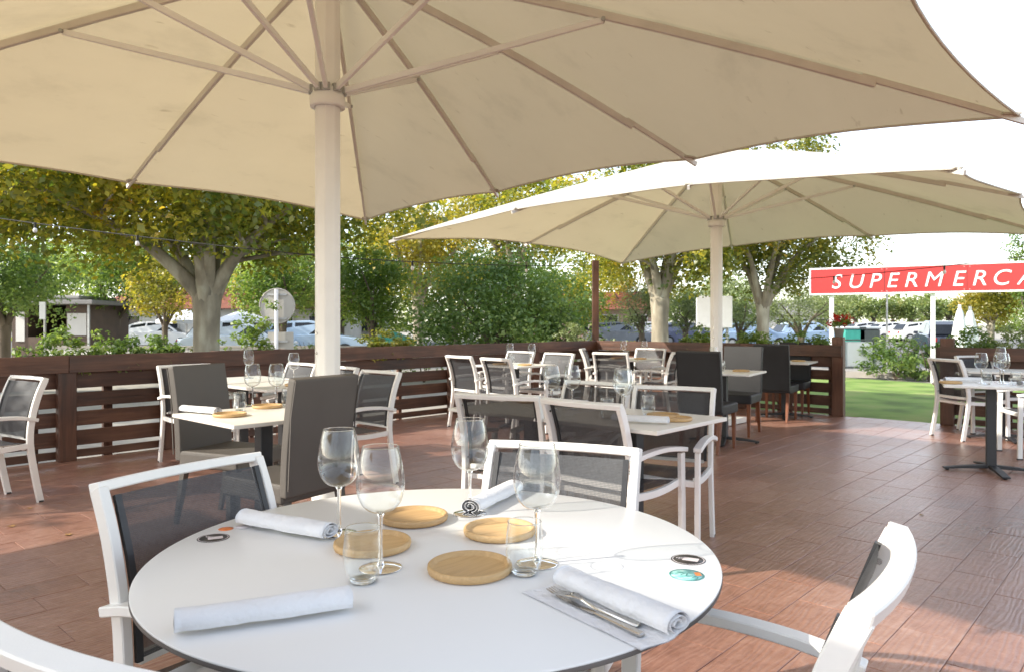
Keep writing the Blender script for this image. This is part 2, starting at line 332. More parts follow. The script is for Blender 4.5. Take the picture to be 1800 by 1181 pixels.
M['lf_green'] = leafmat('bright_green_leaves', [(0.1, (0.089, 0.170, 0.036)), (0.45, (0.203, 0.308, 0.073)), (0.8, (0.356, 0.445, 0.121)), (1.0, (0.535, 0.551, 0.179))], 0.45)
M['lf_dark'] = leafmat('dark_green_leaves', [(0.1, (0.088, 0.165, 0.043)), (0.5, (0.184, 0.291, 0.083)), (0.85, (0.339, 0.438, 0.126)), (1.0, (0.525, 0.544, 0.155))], 0.4)
M['lf_yellow'] = leafmat('yellow_autumn_leaves', [(0.1, (0.187, 0.209, 0.033)), (0.5, (0.374, 0.341, 0.050)), (0.85, (0.594, 0.462, 0.066)), (1.0, (0.572, 0.341, 0.066))], 0.5)
M['lf_grey'] = leafmat('olive_tree_leaves', [(0.1, (0.163, 0.208, 0.092)), (0.5, (0.301, 0.371, 0.174)), (1.0, (0.511, 0.557, 0.301))], 0.3)
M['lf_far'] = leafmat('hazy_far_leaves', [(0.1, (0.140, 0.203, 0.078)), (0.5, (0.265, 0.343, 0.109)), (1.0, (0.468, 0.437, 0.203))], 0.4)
M['petal'] = leafmat('red_petals', [(0.1, (0.40, 0.012, 0.012)), (0.6, (0.55, 0.02, 0.015)), (1.0, (0.62, 0.05, 0.04))], 0.3)
M['terracotta'] = pbr('terracotta', (0.34, 0.12, 0.06), 0.8, 0.1)
M['lawn'] = pbr('mown_lawn', (0.21, 0.33, 0.065), 0.9, 0.3, 1.4, bump=0.8, bscale=120, col2=(0.32, 0.36, 0.12))
M['grass'] = leafmat('grass_blades', [(0.1, (0.06, 0.12, 0.02)), (0.6, (0.12, 0.20, 0.04)), (1.0, (0.22, 0.26, 0.08))], 0.35)
M['ground'] = pbr('pale_gravel_ground', (0.36, 0.33, 0.28), 0.95, 0.15, 0.4, bump=0.3, bscale=14)
M['asphalt'] = pbr('pale_asphalt', (0.17, 0.165, 0.16), 0.9, 0.15, 0.6, bump=0.3, bscale=60)
M['kerb'] = pbr('concrete_kerb', (0.38, 0.35, 0.31), 0.85, 0.1, 3, bump=0.2, bscale=40)
M['plaster'] = pbr('white_plaster', (0.62, 0.60, 0.56), 0.85, 0.05, 1.5)
M['plaster_pink'] = pbr('pink_plaster', (0.50, 0.33, 0.28), 0.85, 0.06, 1.5)
M['brown_clad'] = pbr('brown_cladding', (0.10, 0.065, 0.045), 0.7, 0.15, 3)
M['grey_roof'] = pbr('grey_sheet_roof', (0.22, 0.21, 0.20), 0.7, 0.1, 2)
M['tile_roof'] = pbr('red_tile_roof', (0.24, 0.085, 0.055), 0.8, 0.2, 4)
M['window'] = pbr('dark_window', (0.012, 0.014, 0.018), 0.08, 0.1, 2, rvar=0.02)
M['tyre'] = pbr('tyre_rubber', (0.018, 0.018, 0.018), 0.8)
M['rim_metal'] = pbr('wheel_metal', (0.45, 0.45, 0.46), 0.3, metal=0.8)
M['lamp_glass'] = pbr('lamp_lens', (0.7, 0.7, 0.68), 0.1)
M['tail'] = pbr('tail_lens', (0.35, 0.01, 0.01), 0.15)
M['panel_pale'] = pbr('pale_frosted_panel', (0.52, 0.56, 0.58), 0.35, 0.06, 2)
M['frame_dark'] = pbr('dark_green_frame', (0.06, 0.075, 0.07), 0.5)
M['teal'] = pbr('teal_plastic', (0.05, 0.34, 0.27), 0.45, 0.08)
M['blue_bin'] = pbr('blue_plastic', (0.06, 0.16, 0.30), 0.5, 0.08)
M['cable'] = pbr('black_cable', (0.015, 0.015, 0.016), 0.6)
M['bulb'] = pbr('white_bulb_glass', (0.75, 0.75, 0.72), 0.15, 0.02)
M['stk_black'] = pbr('black_print', (0.03, 0.027, 0.025), 0.4, 0.3, 60)
M['stk_pale'] = pbr('pale_print', (0.62, 0.56, 0.56), 0.4, 0.1, 60)
M['stk_teal'] = pbr('teal_print', (0.22, 0.56, 0.53), 0.4, 0.35, 70, col2=(0.55, 0.75, 0.7))
M['stk_orange'] = pbr('orange_print', (0.68, 0.19, 0.05), 0.4, 0.2, 70)
M['stk_dark_teal'] = pbr('dark_teal_print', (0.05, 0.20, 0.19), 0.4, 0.2, 70)
M['soil'] = pbr('potting_soil', (0.03, 0.02, 0.014), 0.95)

# ------------------------------------------------------------------ ground and terrace
def sheet(name, pts, z, mat, kind='structure'):
    mb = MB(); mb.add([(p[0], p[1], z) for p in pts], [tuple(range(len(pts)))])
    return tag(mb.build(name, mat), kind=kind)
sheet('ground', [(-400, -200), (400, -200), (400, 900), (-400, 900)], -0.10, M['ground'])
FENCE_T, BACK_S = -7.55, 10.38          # fence lines in terrace coordinates
def deck_poly(s0, s1, t0, t1): return [deck(s0, t0), deck(s1, t0), deck(s1, t1), deck(s0, t1)]
# lawn beyond the gap in the back fence, road beyond it
lawn = sheet('lawn', [deck(10.44, -6.0)[:2], deck(10.44, 12)[:2], at(2400, 14.6)[:2], at(1640, 15.7)[:2], at(1400, 18.5)[:2]][::-1], -0.02, M['lawn'])
road = MB(); road.add([(-60, 30, -.09), (90, 27, -.09), (90, 62, -.09), (-60, 62, -.09)], [(0, 1, 2, 3)])
tag(road.build('road', M['asphalt']), kind='structure')
path = MB(); path.add([(1, 19.3, -.085), (60, 16.2, -.085), (60, 21, -.085), (1, 25, -.085)], [(0, 1, 2, 3)])
tag(path.build('path', M['kerb']), kind='structure')
verge = MB(); verge.add([(8, 25.5, -.08), (60, 22.0, -.08), (60, 26.5, -.08), (8, 29.5, -.08)], [(0, 1, 2, 3)])
tag(verge.build('grass_verge', M['lawn']), kind='structure')
kb = MB(); A, B = at(1380, 18.7), at(2300, 14.9); kb.bar([A + Vector((0, .1, .0)), B + Vector((0, .1, .0))], .16, .16, (0, 0, 1))
tag(kb.build('kerb', M['kerb'], bevel=.01), kind='structure')

# grass tufts on the near lawn
gm = MB(); rg = random.Random(3)
for k in range(26000):
    s = 10.46 + 5.2 * rg.random() ** 1.3; t = rg.uniform(-1.5, 3.6)
    p = deck(s, t)
    if p.y > 15.4 - (p.x - 8.9) * .25: continue
    a = rg.uniform(0, 6.28); h = rg.uniform(.015, .04); w = .005
    d = Vector((math.cos(a), math.sin(a), 0)); l = Vector((rg.uniform(-.015, .015), rg.uniform(-.015, .015), 0))
    b = p + Vector((0, 0, -.022))
    gm.add([b - d * w, b + d * w, b + l + Vector((0, 0, h))], [(0, 1, 2)])
tag(gm.build('grass', M['grass']), 'short mown grass blades on the lawn outside the gate', 'grass', kind='stuff')

terr = MB(); terr.prism([tuple(deck(s, t)[:2]) for s, t in ((-4, FENCE_T - .05), (-4, 8.5), (BACK_S + .06, 8.5), (BACK_S + .06, FENCE_T - .05))], -.14, -.003)
terrace = tag(terr.build('terrace', M['slab']), kind='structure')
PW, PL, GAP = .215, .47, .0035
cells = []
rows = int((8.4 - (FENCE_T + .02)) / PW)
rp = random.Random(11)
for i in range(rows):
    t = FENCE_T + .02 + PW * (i + .5); off = (i % 2) * PL / 2 + rp.uniform(0, .06)
    s = -4 + off
    cells.append((-4 + off / 2, t, off))
    while s < BACK_S + .05:
        L = min(PL, BACK_S + .05 - s)
        if L > .08: cells.append((s + L / 2, t, L))
        s += PL
def plank_verts(L, W, h, rr):
    a, b = L / 2 - GAP / 2, W / 2 - GAP / 2; c = .0015
    z = h + rr.uniform(-.0010, .0010)
    vs = [(-a, -b, -.012), (a, -b, -.012), (a, b, -.012), (-a, b, -.012), (-a, -b, z - .001), (a, -b, z - .001), (a, b, z - .001), (-a, b, z - .001),
          (-a + c, -b + c, z), (a - c, -b + c, z), (a - c, b - c, z), (-a + c, b - c, z)]
    fs = [(0, 1, 5, 4), (1, 2, 6, 5), (2, 3, 7, 6), (3, 0, 4, 7), (4, 5, 9, 8), (5, 6, 10, 9), (6, 7, 11, 10), (7, 4, 8, 11), (8, 9, 10, 11)]
    return vs, fs
def in_view(p):
    return p.y > .6 and abs(p.x) < .75 * p.y + .6 and p.y > 2.2
near, rest = [], []
for c in cells:
    p = deck(c[0], c[1])
    (near if (in_view(p) and c[2] > .2) else rest).append((c, p))
near.sort(key=lambda q: q[1].length)
full = {}
for k, (c, p) in enumerate(near[:300]):
    key = (round(c[2], 3), k % 4) if c[2] > PL - .01 else (round(c[2], 3), 0)
    if key not in full:
        mb = MB(); vs, fs = plank_verts(c[2], PW, 0, rp); mb.add(vs, fs); full[key] = mb.mesh('plank')
    obj('plank', full[key], M['deck'], terrace, loc=p, rz=TH)
mb = MB(); rot = Matrix.Rotation(TH, 4, 'Z')
for c, p in near[300:] + rest:
    vs, fs = plank_verts(c[2], PW, 0, rp)
    # local frame = terrace axes, so the grain runs along the boards
    mb.add([(v[0] + c[0], v[1] - c[1], v[2]) for v in vs], fs)
fp = mb.build('plank_field', M['deck'], terrace); fp['kind'] = 'stuff'
fp.rotation_euler = (0, 0, TH)

# ------------------------------------------------------------------ fences
SLATS = [(.015, .085), (.125, .265), (.305, .440), (.480, .615), (.655, .795)]
def fence(label, s_or_t, a0, a1, along, posts, cap=True, tall=()):
    """along 's': runs along E1 at t = s_or_t;  along 't': runs along E2 at s = s_or_t.  Outside is away from the terrace."""
    if along == 's': o = deck(a0, s_or_t); rz = TH; sgn = 1          # local x = E1, local +y = -E2 (outwards)
    else: o = deck(s_or_t, a0); rz = TH - math.pi / 2; sgn = 1       # local x = E2, local +y = E1 (outwards)
    root = thing('slat_fence', label, 'fence', o, rz)
    L = a1 - a0; rr = random.Random(int(a0 * 100) + 5)
    def seg(name, x0, x1, z0, z1, y, th, mat):
        mb = MB(); n = max(2, int((x1 - x0) / .5))
        pts = [(x0 + (x1 - x0) * k / n, y + rr.uniform(-.0015, .0015), (z0 + z1) / 2 + rr.uniform(-.002, .002)) for k in range(n + 1)]
        mb.bar(pts, th, z1 - z0, (0, 1, 0)); mb.build(name, mat, root, bevel=.003)
    edges = sorted(posts)
    cuts = [0] + [p for p in edges if .3 < p < L - .3] + [L]
    for x0, x1 in zip(cuts, cuts[1:]):
        for z0, z1 in SLATS: seg('board', x0 + .004, x1 - .004, z0, z1, .045, .028, M['fence'])
    capcuts = [0] + cuts[2:-1:2] + [L] if len(cuts) > 3 else [0, L]
    for x0, x1 in zip(capcuts, capcuts[1:]):
        seg('cap_board', x0 + .002, x1 - .002, .806, .962, -.088, .03, M['fence'])
    for p in edges:
        mb = MB(); h = 1.07 if p in tall else .93; mb.box((p, -.025, h / 2), (.15, .09, h)); mb.build('post', M['post'], root, bevel=.006)
    return root
lf = [deck(0, 0)]
def t_of(p): return p.dot(E2)
def s_of(p): return p.dot(E1)
px_posts = [on(107, 806), on(298, 788), on(775, 724), on(683, 735)]
left_posts = sorted([s_of(p) for p in px_posts[:3]])
s_start = -3.9
lp = [left_posts[0] - 1.75 * k for k in range(1, 4)] + left_posts + [left_posts[1] + (left_posts[2] - left_posts[1]) * .5, left_posts[2] + 1.75, left_posts[2] + 3.3]
lp = [s - s_start for s in lp if s_start + .2 < s < BACK_S - .2]
fence('reddish brown slatted timber fence along the left side of the terrace', FENCE_T, s_start, BACK_S, 's', lp)
g0 = 4.42 * E2.x + 9.85 * E2.y; gate_post = t_of(on(1476, 730)); right_post = t_of(on(1671, 744))
Lb = gate_post - FENCE_T
fence('dark brown slatted fence behind the black chairs, ending at the gate gap', BACK_S, FENCE_T, gate_post + .07, 't', [1.35, 2.7, Lb], tall=(Lb,))
fence('dark brown slatted fence right of the gate gap, behind the right tables', BACK_S, right_post - .07, 8.3, 't', [.07, 1.9, 3.7], tall=(.07,))
cp = MB(); c0 = deck(BACK_S - .02, FENCE_T + .02); cp.box((c0.x, c0.y, 1.17), (.11, .11, 2.34), None)
tag(cp.build('timber_post', M['post'], bevel=.006), 'tall dark timber post at the far corner of the terrace fence', 'post')

# ------------------------------------------------------------------ parasols
def parasol(label, cx, cy, a, b, zc, zm, zhub, zap, seed):
    root = thing('parasol', label, 'parasol', (cx, cy, 0), TH, 'large cream parasols on the terrace')
    # local x = E1 (half depth a), local y = -E2 (half width b)
    rr = random.Random(seed)
    tips = [(a, b, zc), (a, b / 3, zm), (a, -b / 3, zm), (a, -b, zc), (0, -b, zm), (-a, -b, zc), (-a, -b / 3, zm), (-a, b / 3, zm), (-a, b, zc), (0, b, zm)]
    tips = [Vector(t) for t in tips]; ap = Vector((0, 0, zap))
    def rib_pt(t, k): 
        p = ap.lerp(tips[k], k and t or t); p.z += .055 * math.sin(math.pi * t) * 1.0; return p
    n, m = 14, 10
    for k in range(10):
        k2 = (k + 1) % 10; mb = MB(); vs = []
        for i in range(n + 1):
            t = .02 + .98 * i / n; p, q = rib_pt(t, k), rib_pt(t, k2)
            for j in range(m + 1):
                u = j / m; c = p.lerp(q, u); w = 4 * u * (1 - u)
                c.z -= .018 * w * t * (1 - .3 * t); inward = Vector((-c.x, -c.y, 0)) * (.035 * w * t ** 3); c += inward; c.z += .045 * w * t ** 4
                c.z += .006 * math.sin(9 * t + 5 * u + k) * w
                vs.append(c)
        fs = [(i * (m + 1) + j, i * (m + 1) + j + 1, (i + 1) * (m + 1) + j + 1, (i + 1) * (m + 1) + j) for i in range(n) for j in range(m)]
        mb.add(vs, fs, True); panel = mb.build('canopy_panel', M['canvas'], root)
        # rolled hem along the edge
        hm = MB(); hm.tube([vs[n * (m + 1) + j] + Vector((0, 0, -.004)) for j in range(m + 1)], .009, 6); hm.build('hem', M['canvas'], panel)
    for k in range(10):
        T = tips[k]; out = Vector((T.x, T.y, 0)).normalized(); side = Vector((-out.y, out.x, 0))
        mb = MB(); dn = Vector((0, 0, -.045))
        mb.bar([rib_pt(t, k) + dn for t in (.06, .2, .35, .5, .65, .80)], .028, .050, side)
        rib = mb.build('rib', M['rib'], root, bevel=.004)
        mb = MB(); mb.bar([rib_pt(t, k) + Vector((0, 0, -.026)) for t in (.78, .9, 1.012)], .021, .034, side); mb.build('rib_tip', M['rib'], rib)
        mb = MB(); e = rib_pt(.985, k) + Vector((0, 0, -.012)); mb.bar([e - out * .05, e + out * .055], .07, .012, side); mb.build('corner_pocket', M['canvas'], rib)
        st = rib_pt(.41, k) + Vector((0, 0, -.075)); hubp = out * .095 + Vector((0, 0, zhub + .05))
        mb = MB(); mb.bar([hubp, st], .026, .036, side); s_ = mb.build('strut', M['pole'], root, bevel=.003)
        mb = MB(); mb.tube([st - side * .03, st + side * .03], .013, 8); mb.build('hinge_bolt', M['galv'], s_)
    mb = MB(); mb.lathe([(0, 0), (.079, 0), (.079, zap - .02), (0, zap - .02)], 8, smooth=False); mb.build('pole', M['pole'], root, bevel=.006)
    mb = MB(); mb.lathe([(.080, zhub - .055), (.105, zhub - .055), (.108, zhub - .045), (.108, zhub + .012), (.100, zhub + .02), (.100, zhub + .055), (.080, zhub + .055)], 24)
    hub = mb.build('hub', M['pole'], root)
    for k in range(10):
        o_ = Vector((tips[k].x, tips[k].y, 0)).normalized(); mb = MB(); p = o_ * .098 + Vector((0, 0, zhub + .05))
        mb.box((0, 0, 0), (.028, .05, .045), Matrix.Translation(p) @ Matrix.Rotation(math.atan2(o_.y, o_.x), 4, 'Z')); mb.build('bracket', M['galv'], hub)
    mb = MB(); mb.lathe([(0, zap + .09), (.05, zap + .085), (.13, zap + .03), (.15, zap - .02), (.06, zap - .08), (0, zap - .08)], 20); mb.build('finial', M['pole'], root)
    mb = MB(); mb.box((0, 0, .04), (.55, .55, .07)); mb.lathe([(.081, .07), (.102, .07), (.100, .35), (.081, .36)], 16); mb.build('base', M['pole'], root, bevel=.006)
    for z in (1.19, 1.07):
        mb = MB(); mb.tube([(-.07, 0, z), (-.084, 0, z)], .008, 8); mb.build('bolt', M['steel'], root)
    return root
P1 = Vector((-1.143, 4.55, 0)); P2 = Vector((2.59, 9.3, 0)); PA, PB = 2.63, 3.20
parasol('cream parasol filling the top of the picture, its pole in front of the fence', P1.x, P1.y, PA, PB, 2.475, 2.545, 2.64, 3.56, 1)
parasol('cream parasol further away, its pole beside the black high-back chairs', P2.x, P2.y, PA, PB, 2.35, 2.51, 2.53, 3.44, 2)

P3 = deck(-3.95, -3.92)  # unseen parasol, added to shade the near half of the round table
parasol('added unseen cream parasol behind the viewer, shading the near side of the round table', P3.x, P3.y, PA, PB, 2.475, 2.545, 2.64, 3.56, 3)

# ------------------------------------------------------------------ chairs
def lerp_path(pts, n):
    """Catmull-Rom through pts"""
    pts = [Vector(p) for p in pts]; out = []
    for i in range(len(pts) - 1):
        p0, p1, p2, p3 = pts[max(i - 1, 0)], pts[i], pts[i + 1], pts[min(i + 2, len(pts) - 1)]
        for k in range(n):
            t = k / n
            out.append(.5 * ((2 * p1) + (p2 - p0) * t + (2 * p0 - 5 * p1 + 4 * p2 - p3) * t * t + (3 * p1 - p0 - 3 * p2 + p3) * t ** 3))
    out.append(pts[-1]); return out
HW = .235
POST = [(-.300, 0), (-.262, .20), (-.232, .42), (-.243, .58), (-.282, .74), (-.330, .855)]
def post_x(z):
    for (x0, z0), (x1, z1) in zip(POST, POST[1:]):
        if z <= z1: return x0 + (x1 - x0) * (z - z0) / (z1 - z0)
    return POST[-1][0]
def arm_chair():
    root = thing('armchair', 'x', 'chair', group='white framed armchairs'); W = M['white']
    for s in (-1, 1):
        mb = MB(); mb.bar(lerp_path([(x, s * HW, z) for x, z in POST], 3), .026, .042, (0, 1, 0)); p = mb.build('leg', W, root, bevel=.003)
        mb = MB(); mb.box((POST[0][0], s * HW, .006), (.03, .028, .012)); mb.build('foot_cap', M['black'], p)
        mb = MB(); mb.bar([(.225, s * (HW + .012), 0), (.222, s * (HW + .012), .3), (.215, s * (HW + .012), .575)], .026, .040, (0, 1, 0)); p = mb.build('leg', W, root, bevel=.003)
        mb = MB(); mb.box((.225, s * (HW + .012), .006), (.044, .028, .012)); mb.build('foot_cap', M['black'], p)
        mb = MB(); mb.bar(lerp_path([(-.275, s * (HW + .012), .578), (-.15, s * (HW + .014), .604), (.05, s * (HW + .016), .612), (.245, s * (HW + .016), .590)], 4), .044, .024, (0, 1, 0)); mb.build('armrest', W, root, bevel=.003)
        mb = MB(); mb.bar(lerp_path([(-.235, s * (HW - .004), .405), (-.05, s * (HW - .004), .395), (.10, s * (HW - .004), .402), (.215, s * (HW - .004), .420)], 3), .022, .036, (0, 1, 0)); mb.build('seat_rail', W, root, bevel=.002)
        for z in (.80, .50):
            mb = MB(); x = post_x(z) + .006; mb.tube([(x, s * (HW - .0125), z), (x, s * (HW - .018), z)], .006, 8); mb.build('screw', M['steel'], root)
    x = -.330
    def bow(y): return -.026 * (1 - (y / HW) ** 2)
    ys = [-HW + 2 * HW * k / 12 for k in range(13)]; ys[0] -= .012; ys[-1] += .012
    mb = MB(); mb.bar([(x + bow(y) - .002, y, .857) for y in ys], .036, .026, (1, 0, .25)); mb.build('top_rail', W, root, bevel=.003)
    mb = MB(); mb.bar([(post_x(.45) + .4 * bow(y), y, .452) for y in ys[1:-1]], .022, .028, (1, 0, 0)); mb.build('lower_rail', W, root, bevel=.002)
    mb = MB(); mb.bar([(.215, -HW, .408), (.215, HW, .408)], .026, .034, (1, 0, 0)); mb.build('front_rail', W, root, bevel=.002)
    mb = MB(); mb.bar([(-.20, -HW + .01, .39), (-.20, HW - .01, .39)], .022, .028, (1, 0, 0)); mb.build('cross_bar', W, root, bevel=.002)
    # mesh back: two-sided thin sheet with its own thickness
    nz_, ny_ = 8, 10; vs = []
    for off in (0, -.003):
        for i in range(nz_ + 1):
            z = .462 + (.838 - .462) * i / nz_
            for j in range(ny_ + 1):
                y = (-HW + .030) + 2 * (HW - .030) * j / ny_
                vs.append((post_x(z) + .026 + off + bow(y) * (.30 + .45 * i / nz_) , y, z))
    w = ny_ + 1; N1 = (nz_ + 1) * w
    fs = [(i * w + j, i * w + j + 1, (i + 1) * w + j + 1, (i + 1) * w + j) for i in range(nz_) for j in range(ny_)]
    mb = MB(); mb.add(vs[:N1], fs, True); mb.build('backrest', M['mesh'], root)
    for s in (-1, 1):
        mb = MB(); mb.bar([(post_x(z) + .024 + bow(HW - .03) * .4, s * (HW - .027), z) for z in (.455, .58, .70, .838)], .016, .012, (0, 1, 0)); mb.build('mesh_channel', M['black'], root)
    vs = []
    for i in range(9):
        xx = -.205 + .41 * i / 8
        for j in range(9):
            y = (-HW + .012) + 2 * (HW - .012) * j / 8; vs.append((xx, y, .425 - .012 * (1 - (y / HW) ** 2) + (.004 if i == 8 else 0)))
    mb = MB(); mb.add(vs, [(i * 9 + j, i * 9 + j + 1, (i + 1) * 9 + j + 1, (i + 1) * 9 + j) for i in range(8) for j in range(8)], True); mb.build('seat', M['mesh'], root)
    return Kind(root)
CHAIR = arm_chair()
def put_chair(rail, deg, label, kind=None, rx=-.335):
    """rail = ground point below the middle of the top rail"""
    a = R(deg); h = Vector((math.cos(a), math.sin(a), 0)); p = Vector((rail[0], rail[1], 0)) - h * rx
    return (kind or CHAIR).put(p, a, label)
G_ = 'white framed armchairs'
put_chair((-.88, 1.97), -30, 'white armchair at the left of the round table, grey mesh back turned to it')
put_chair((.162, 2.33), -109.5, 'white armchair behind the round table, facing the viewer, back touching the table rim')
put_chair((.605, 1.19), 147, 'white armchair at the right edge of the round table, seen from its curved top rail')
put_chair((-.555, .885), 60.5, 'white armchair cut off at the bottom left corner beside the round table')
put_chair((-3.50, 5.32), 238, 'white armchair standing alone at the far left against the fence')
put_chair((-3.06, 6.85), -42, 'white armchair partly hidden behind the left taupe high-back chair')
put_chair((-2.02, 7.10), -132, 'white armchair behind the small rear table, just left of the big parasol pole')
put_chair((-1.52, 6.55), -132, 'white armchair almost wholly hidden behind the big parasol pole')
put_chair((-1.06, 5.95), -132, 'white armchair right of the big parasol pole, arm towards the taupe chairs')
put_chair((-.085, 3.97), 68, 'white armchair at the near left of the long middle table, back to the viewer')
put_chair((.335, 3.63), 47, 'white armchair at the near right of the long middle table, back to the viewer')
put_chair((.56, 4.82), -128, 'white armchair on the far side of the middle table, behind its wine glasses')
put_chair((.985, 4.46), -115, 'white armchair at the right end of the middle table, facing the viewer')
put_chair((-.64, 8.75), 42, 'white armchair by the fence, left one of two backs at the far table')
put_chair((-.19, 8.15), 42, 'white armchair by the fence, right one of two backs at the far table')
put_chair((.13, 10.15), -133, 'white armchair on the far side of the far fence table, left of two')
put_chair((.62, 9.55), -133, 'white armchair on the far side of the far fence table, right of two')
put_chair((1.08, 11.3), -12, 'white armchair with bluish back side-on in the far corner of the terrace')
put_chair((1.30, 9.75), 62, 'white armchair seen from behind at the corner table in front of the dark post')
put_chair((2.15, 11.35), -125, 'white armchair on the far side of the corner table, against the back fence')
put_chair((2.28, 10.05), 150, 'white armchair side-on between the corner table and the black high-back chairs')
put_chair((4.72, 8.02), 8, 'white armchair beside the gate gap, turned towards the right tables')
put_chair((5.50, 8.78), -75, 'white armchair behind the right rear table, against the right fence')
put_chair((5.28, 6.85), 165, 'white armchair cut by the right picture edge, between the two right tables')

def high_chair(leather, legmat, name):
    root = thing(name, 'x', 'chair', group='high-back upholstered chairs')
    mb = MB(); prof = [(-.235, .40), (-.245, .60), (-.268, .80), (-.300, .985)]
    mb.bar(lerp_path([(x, 0, z) for x, z in prof], 4), .44, .052, (0, 1, 0)); back = mb.build('backrest', leather, root, bevel=.012, segs=3)
    for q in (-.218, .218):
        mb = MB(); mb.bar([(-.274, q, .44), (-.294, q, .80), (-.328, q, .975)], .004, .006, (0, 1, 0)); mb.build('piping', leather, back)
    mb = MB(); mb.box((.0, 0, .415), (.46, .44, .10)); mb.build('seat', leather, root, bevel=.02, segs=3)
    for s in (-1, 1):
        mb = MB(); mb.bar([(.195, s * .185, .37), (.20, s * .187, 0)], [.042, .026], [.042, .026], (0, 1, 0)); mb.build('leg', legmat, root, bevel=.003)
        mb = MB(); mb.bar([(-.21, s * .185, .37), (-.25, s * .187, .15), (-.285, s * .187, 0)], [.042, .036, .026], [.042, .036, .026], (0, 1, 0)); mb.build('leg', legmat, root, bevel=.003)
    return Kind(root)
TAUPE = high_chair(M['leather'], M['leather'], 'high_back_chair'); DARK = high_chair(M['leather_dark'], M['leg_wood'], 'high_back_chair')
put_chair((-.945, 3.72), 148, 'taupe high-back upholstered chair in front of the big parasol pole', TAUPE, -.30)
put_chair((-2.05, 4.78), -22, 'taupe high-back upholstered chair at the left of the square table, facing right', TAUPE, -.30)
put_chair((1.80, 7.10), 55, 'black high-back chair seen from behind, left of the far parasol pole', DARK, -.30)
put_chair((2.72, 8.62), -122, 'black high-back chair facing the viewer, just right of the far parasol pole', DARK, -.30)
put_chair((3.30, 9.35), 56, 'black high-back chair seen from behind, third from the far parasol pole', DARK, -.30)
put_chair((4.02, 10.42), -122, 'black high-back chair nearest to the back fence and the gate', DARK, -.30)

# ------------------------------------------------------------------ tables
RT = Vector((-.17, 1.675, 0)); RT_R, RT_Z = .625, .735
def round_table():
    root = thing('round_table', 'large round white table laid for four in the foreground', 'table', RT)
    mb = MB(); r = RT_R; mb.lathe([(0, RT_Z - .013), (r - .012, RT_Z - .013), (r - .006, RT_Z - .012), (r - .006, RT_Z - .002), (0, RT_Z - .002)], 128); mb.build('core', M['edge_grey'], root)
    mb = MB(); mb.lathe([(0, RT_Z), (r - .0015, RT_Z), (r, RT_Z - .0008), (r, RT_Z - .004), (r - .004, RT_Z - .0085), (r - .012, RT_Z - .0092)], 160); mb.build('tabletop', M['laminate'], root)
    mb = MB(); mb.lathe([(r + .0006, RT_Z - .0032), (r + .0006, RT_Z - .011), (r - .003, RT_Z - .0135), (r - .01, RT_Z - .0138)], 160); mb.build('edge_band', M['edge_grey'], root)
    for k in range(4):
        a = R(38 + 90 * k); x, y = .40 * math.cos(a), .40 * math.sin(a)
        mb = MB(); mb.bar([(x, y, RT_Z - .02), (x * 1.04, y * 1.04, 0)], .05, .05, (1, 0, 0)); mb.build('leg', M['white'], root, bevel=.004)
    for k in range(2):
        mb = MB(); a = R(38 + 90 * k); d = Vector((math.cos(a), math.sin(a), 0)); z = Vector((0, 0, RT_Z - .035 - .001 * k)); mb.bar([d * .39 + z, d * -.39 + z], .04, .03, (-d.y, d.x, 0)); mb.build('cross_beam', M['white'], root)
    def disc(px, py, r, mat, name, par=None, dz=.0006, lab=None):
        p = on(px, py, RT_Z) - RT
        mb = MB(); mb.lathe([(0, 0), (r, 0), (r, -.0004)], 40); o = mb.build(name, mat, root if par is None else par); o.location = (p.x, p.y, RT_Z + dz) if par is None else (0, 0, dz)
        if lab: o['label'] = lab
        return o
    def ring(par, r0, r1, mat, dz):
        mb = MB(); mb.lathe([(r0, 0), (r1, 0)], 40); o = mb.build('printed_ring', mat, par); o.location = (0, 0, dz)
    def strip(par, w, h, ox, oy, ang, mat, dz, name='printed_mark'):
        mb = MB(); mb.add([(-w, -h, 0), (w, -h, 0), (w, h, 0), (-w, h, 0)], [(0, 1, 2, 3)]); o = mb.build(name, mat, par); o.location = (ox, oy, dz); o.rotation_euler = (0, 0, R(ang))
    for px, py, ang in ((375, 945, 25), (1210, 983, -25)):
        d = disc(px, py, .037, M['stk_black'], 'sticker', lab='round black sticker with a pale printed label')
        ring(d, .0325, .0345, M['stk_pale'], .0003); strip(d, .017, .011, .005, 0, ang, M['stk_pale'], .0003)
        for q in range(5): strip(d, .0015, .004, -.022 + .003 * q, .013 - .006 * (q % 2), ang + 20 * q, M['stk_pale'], .0003)
    d = disc(1207, 1010, .036, M['stk_teal'], 'sticker', lab='round teal sticker with dark scribbled print')
    ring(d, .0325, .035, M['stk_dark_teal'], .0003)
    for q in range(6): strip(d, .010 - .001 * q, .0012, -.012 + .006 * q, .012 - .006 * q, 18 + 25 * (q % 3), M['stk_dark_teal'], .0003)
    strip(d, .006, .010, .024, .004, 0, M['stk_orange'], .0003)
    d = disc(397, 929, .018, M['stk_orange'], 'sticker', lab='small orange round sticker')
    d = disc(428, 925, .022, M['stk_pale'], 'sticker', dz=.0012, lab='pale round sticker beside the orange one'); ring(d, .019, .0205, M['sign_white'], .0003)
    return root
round_table()

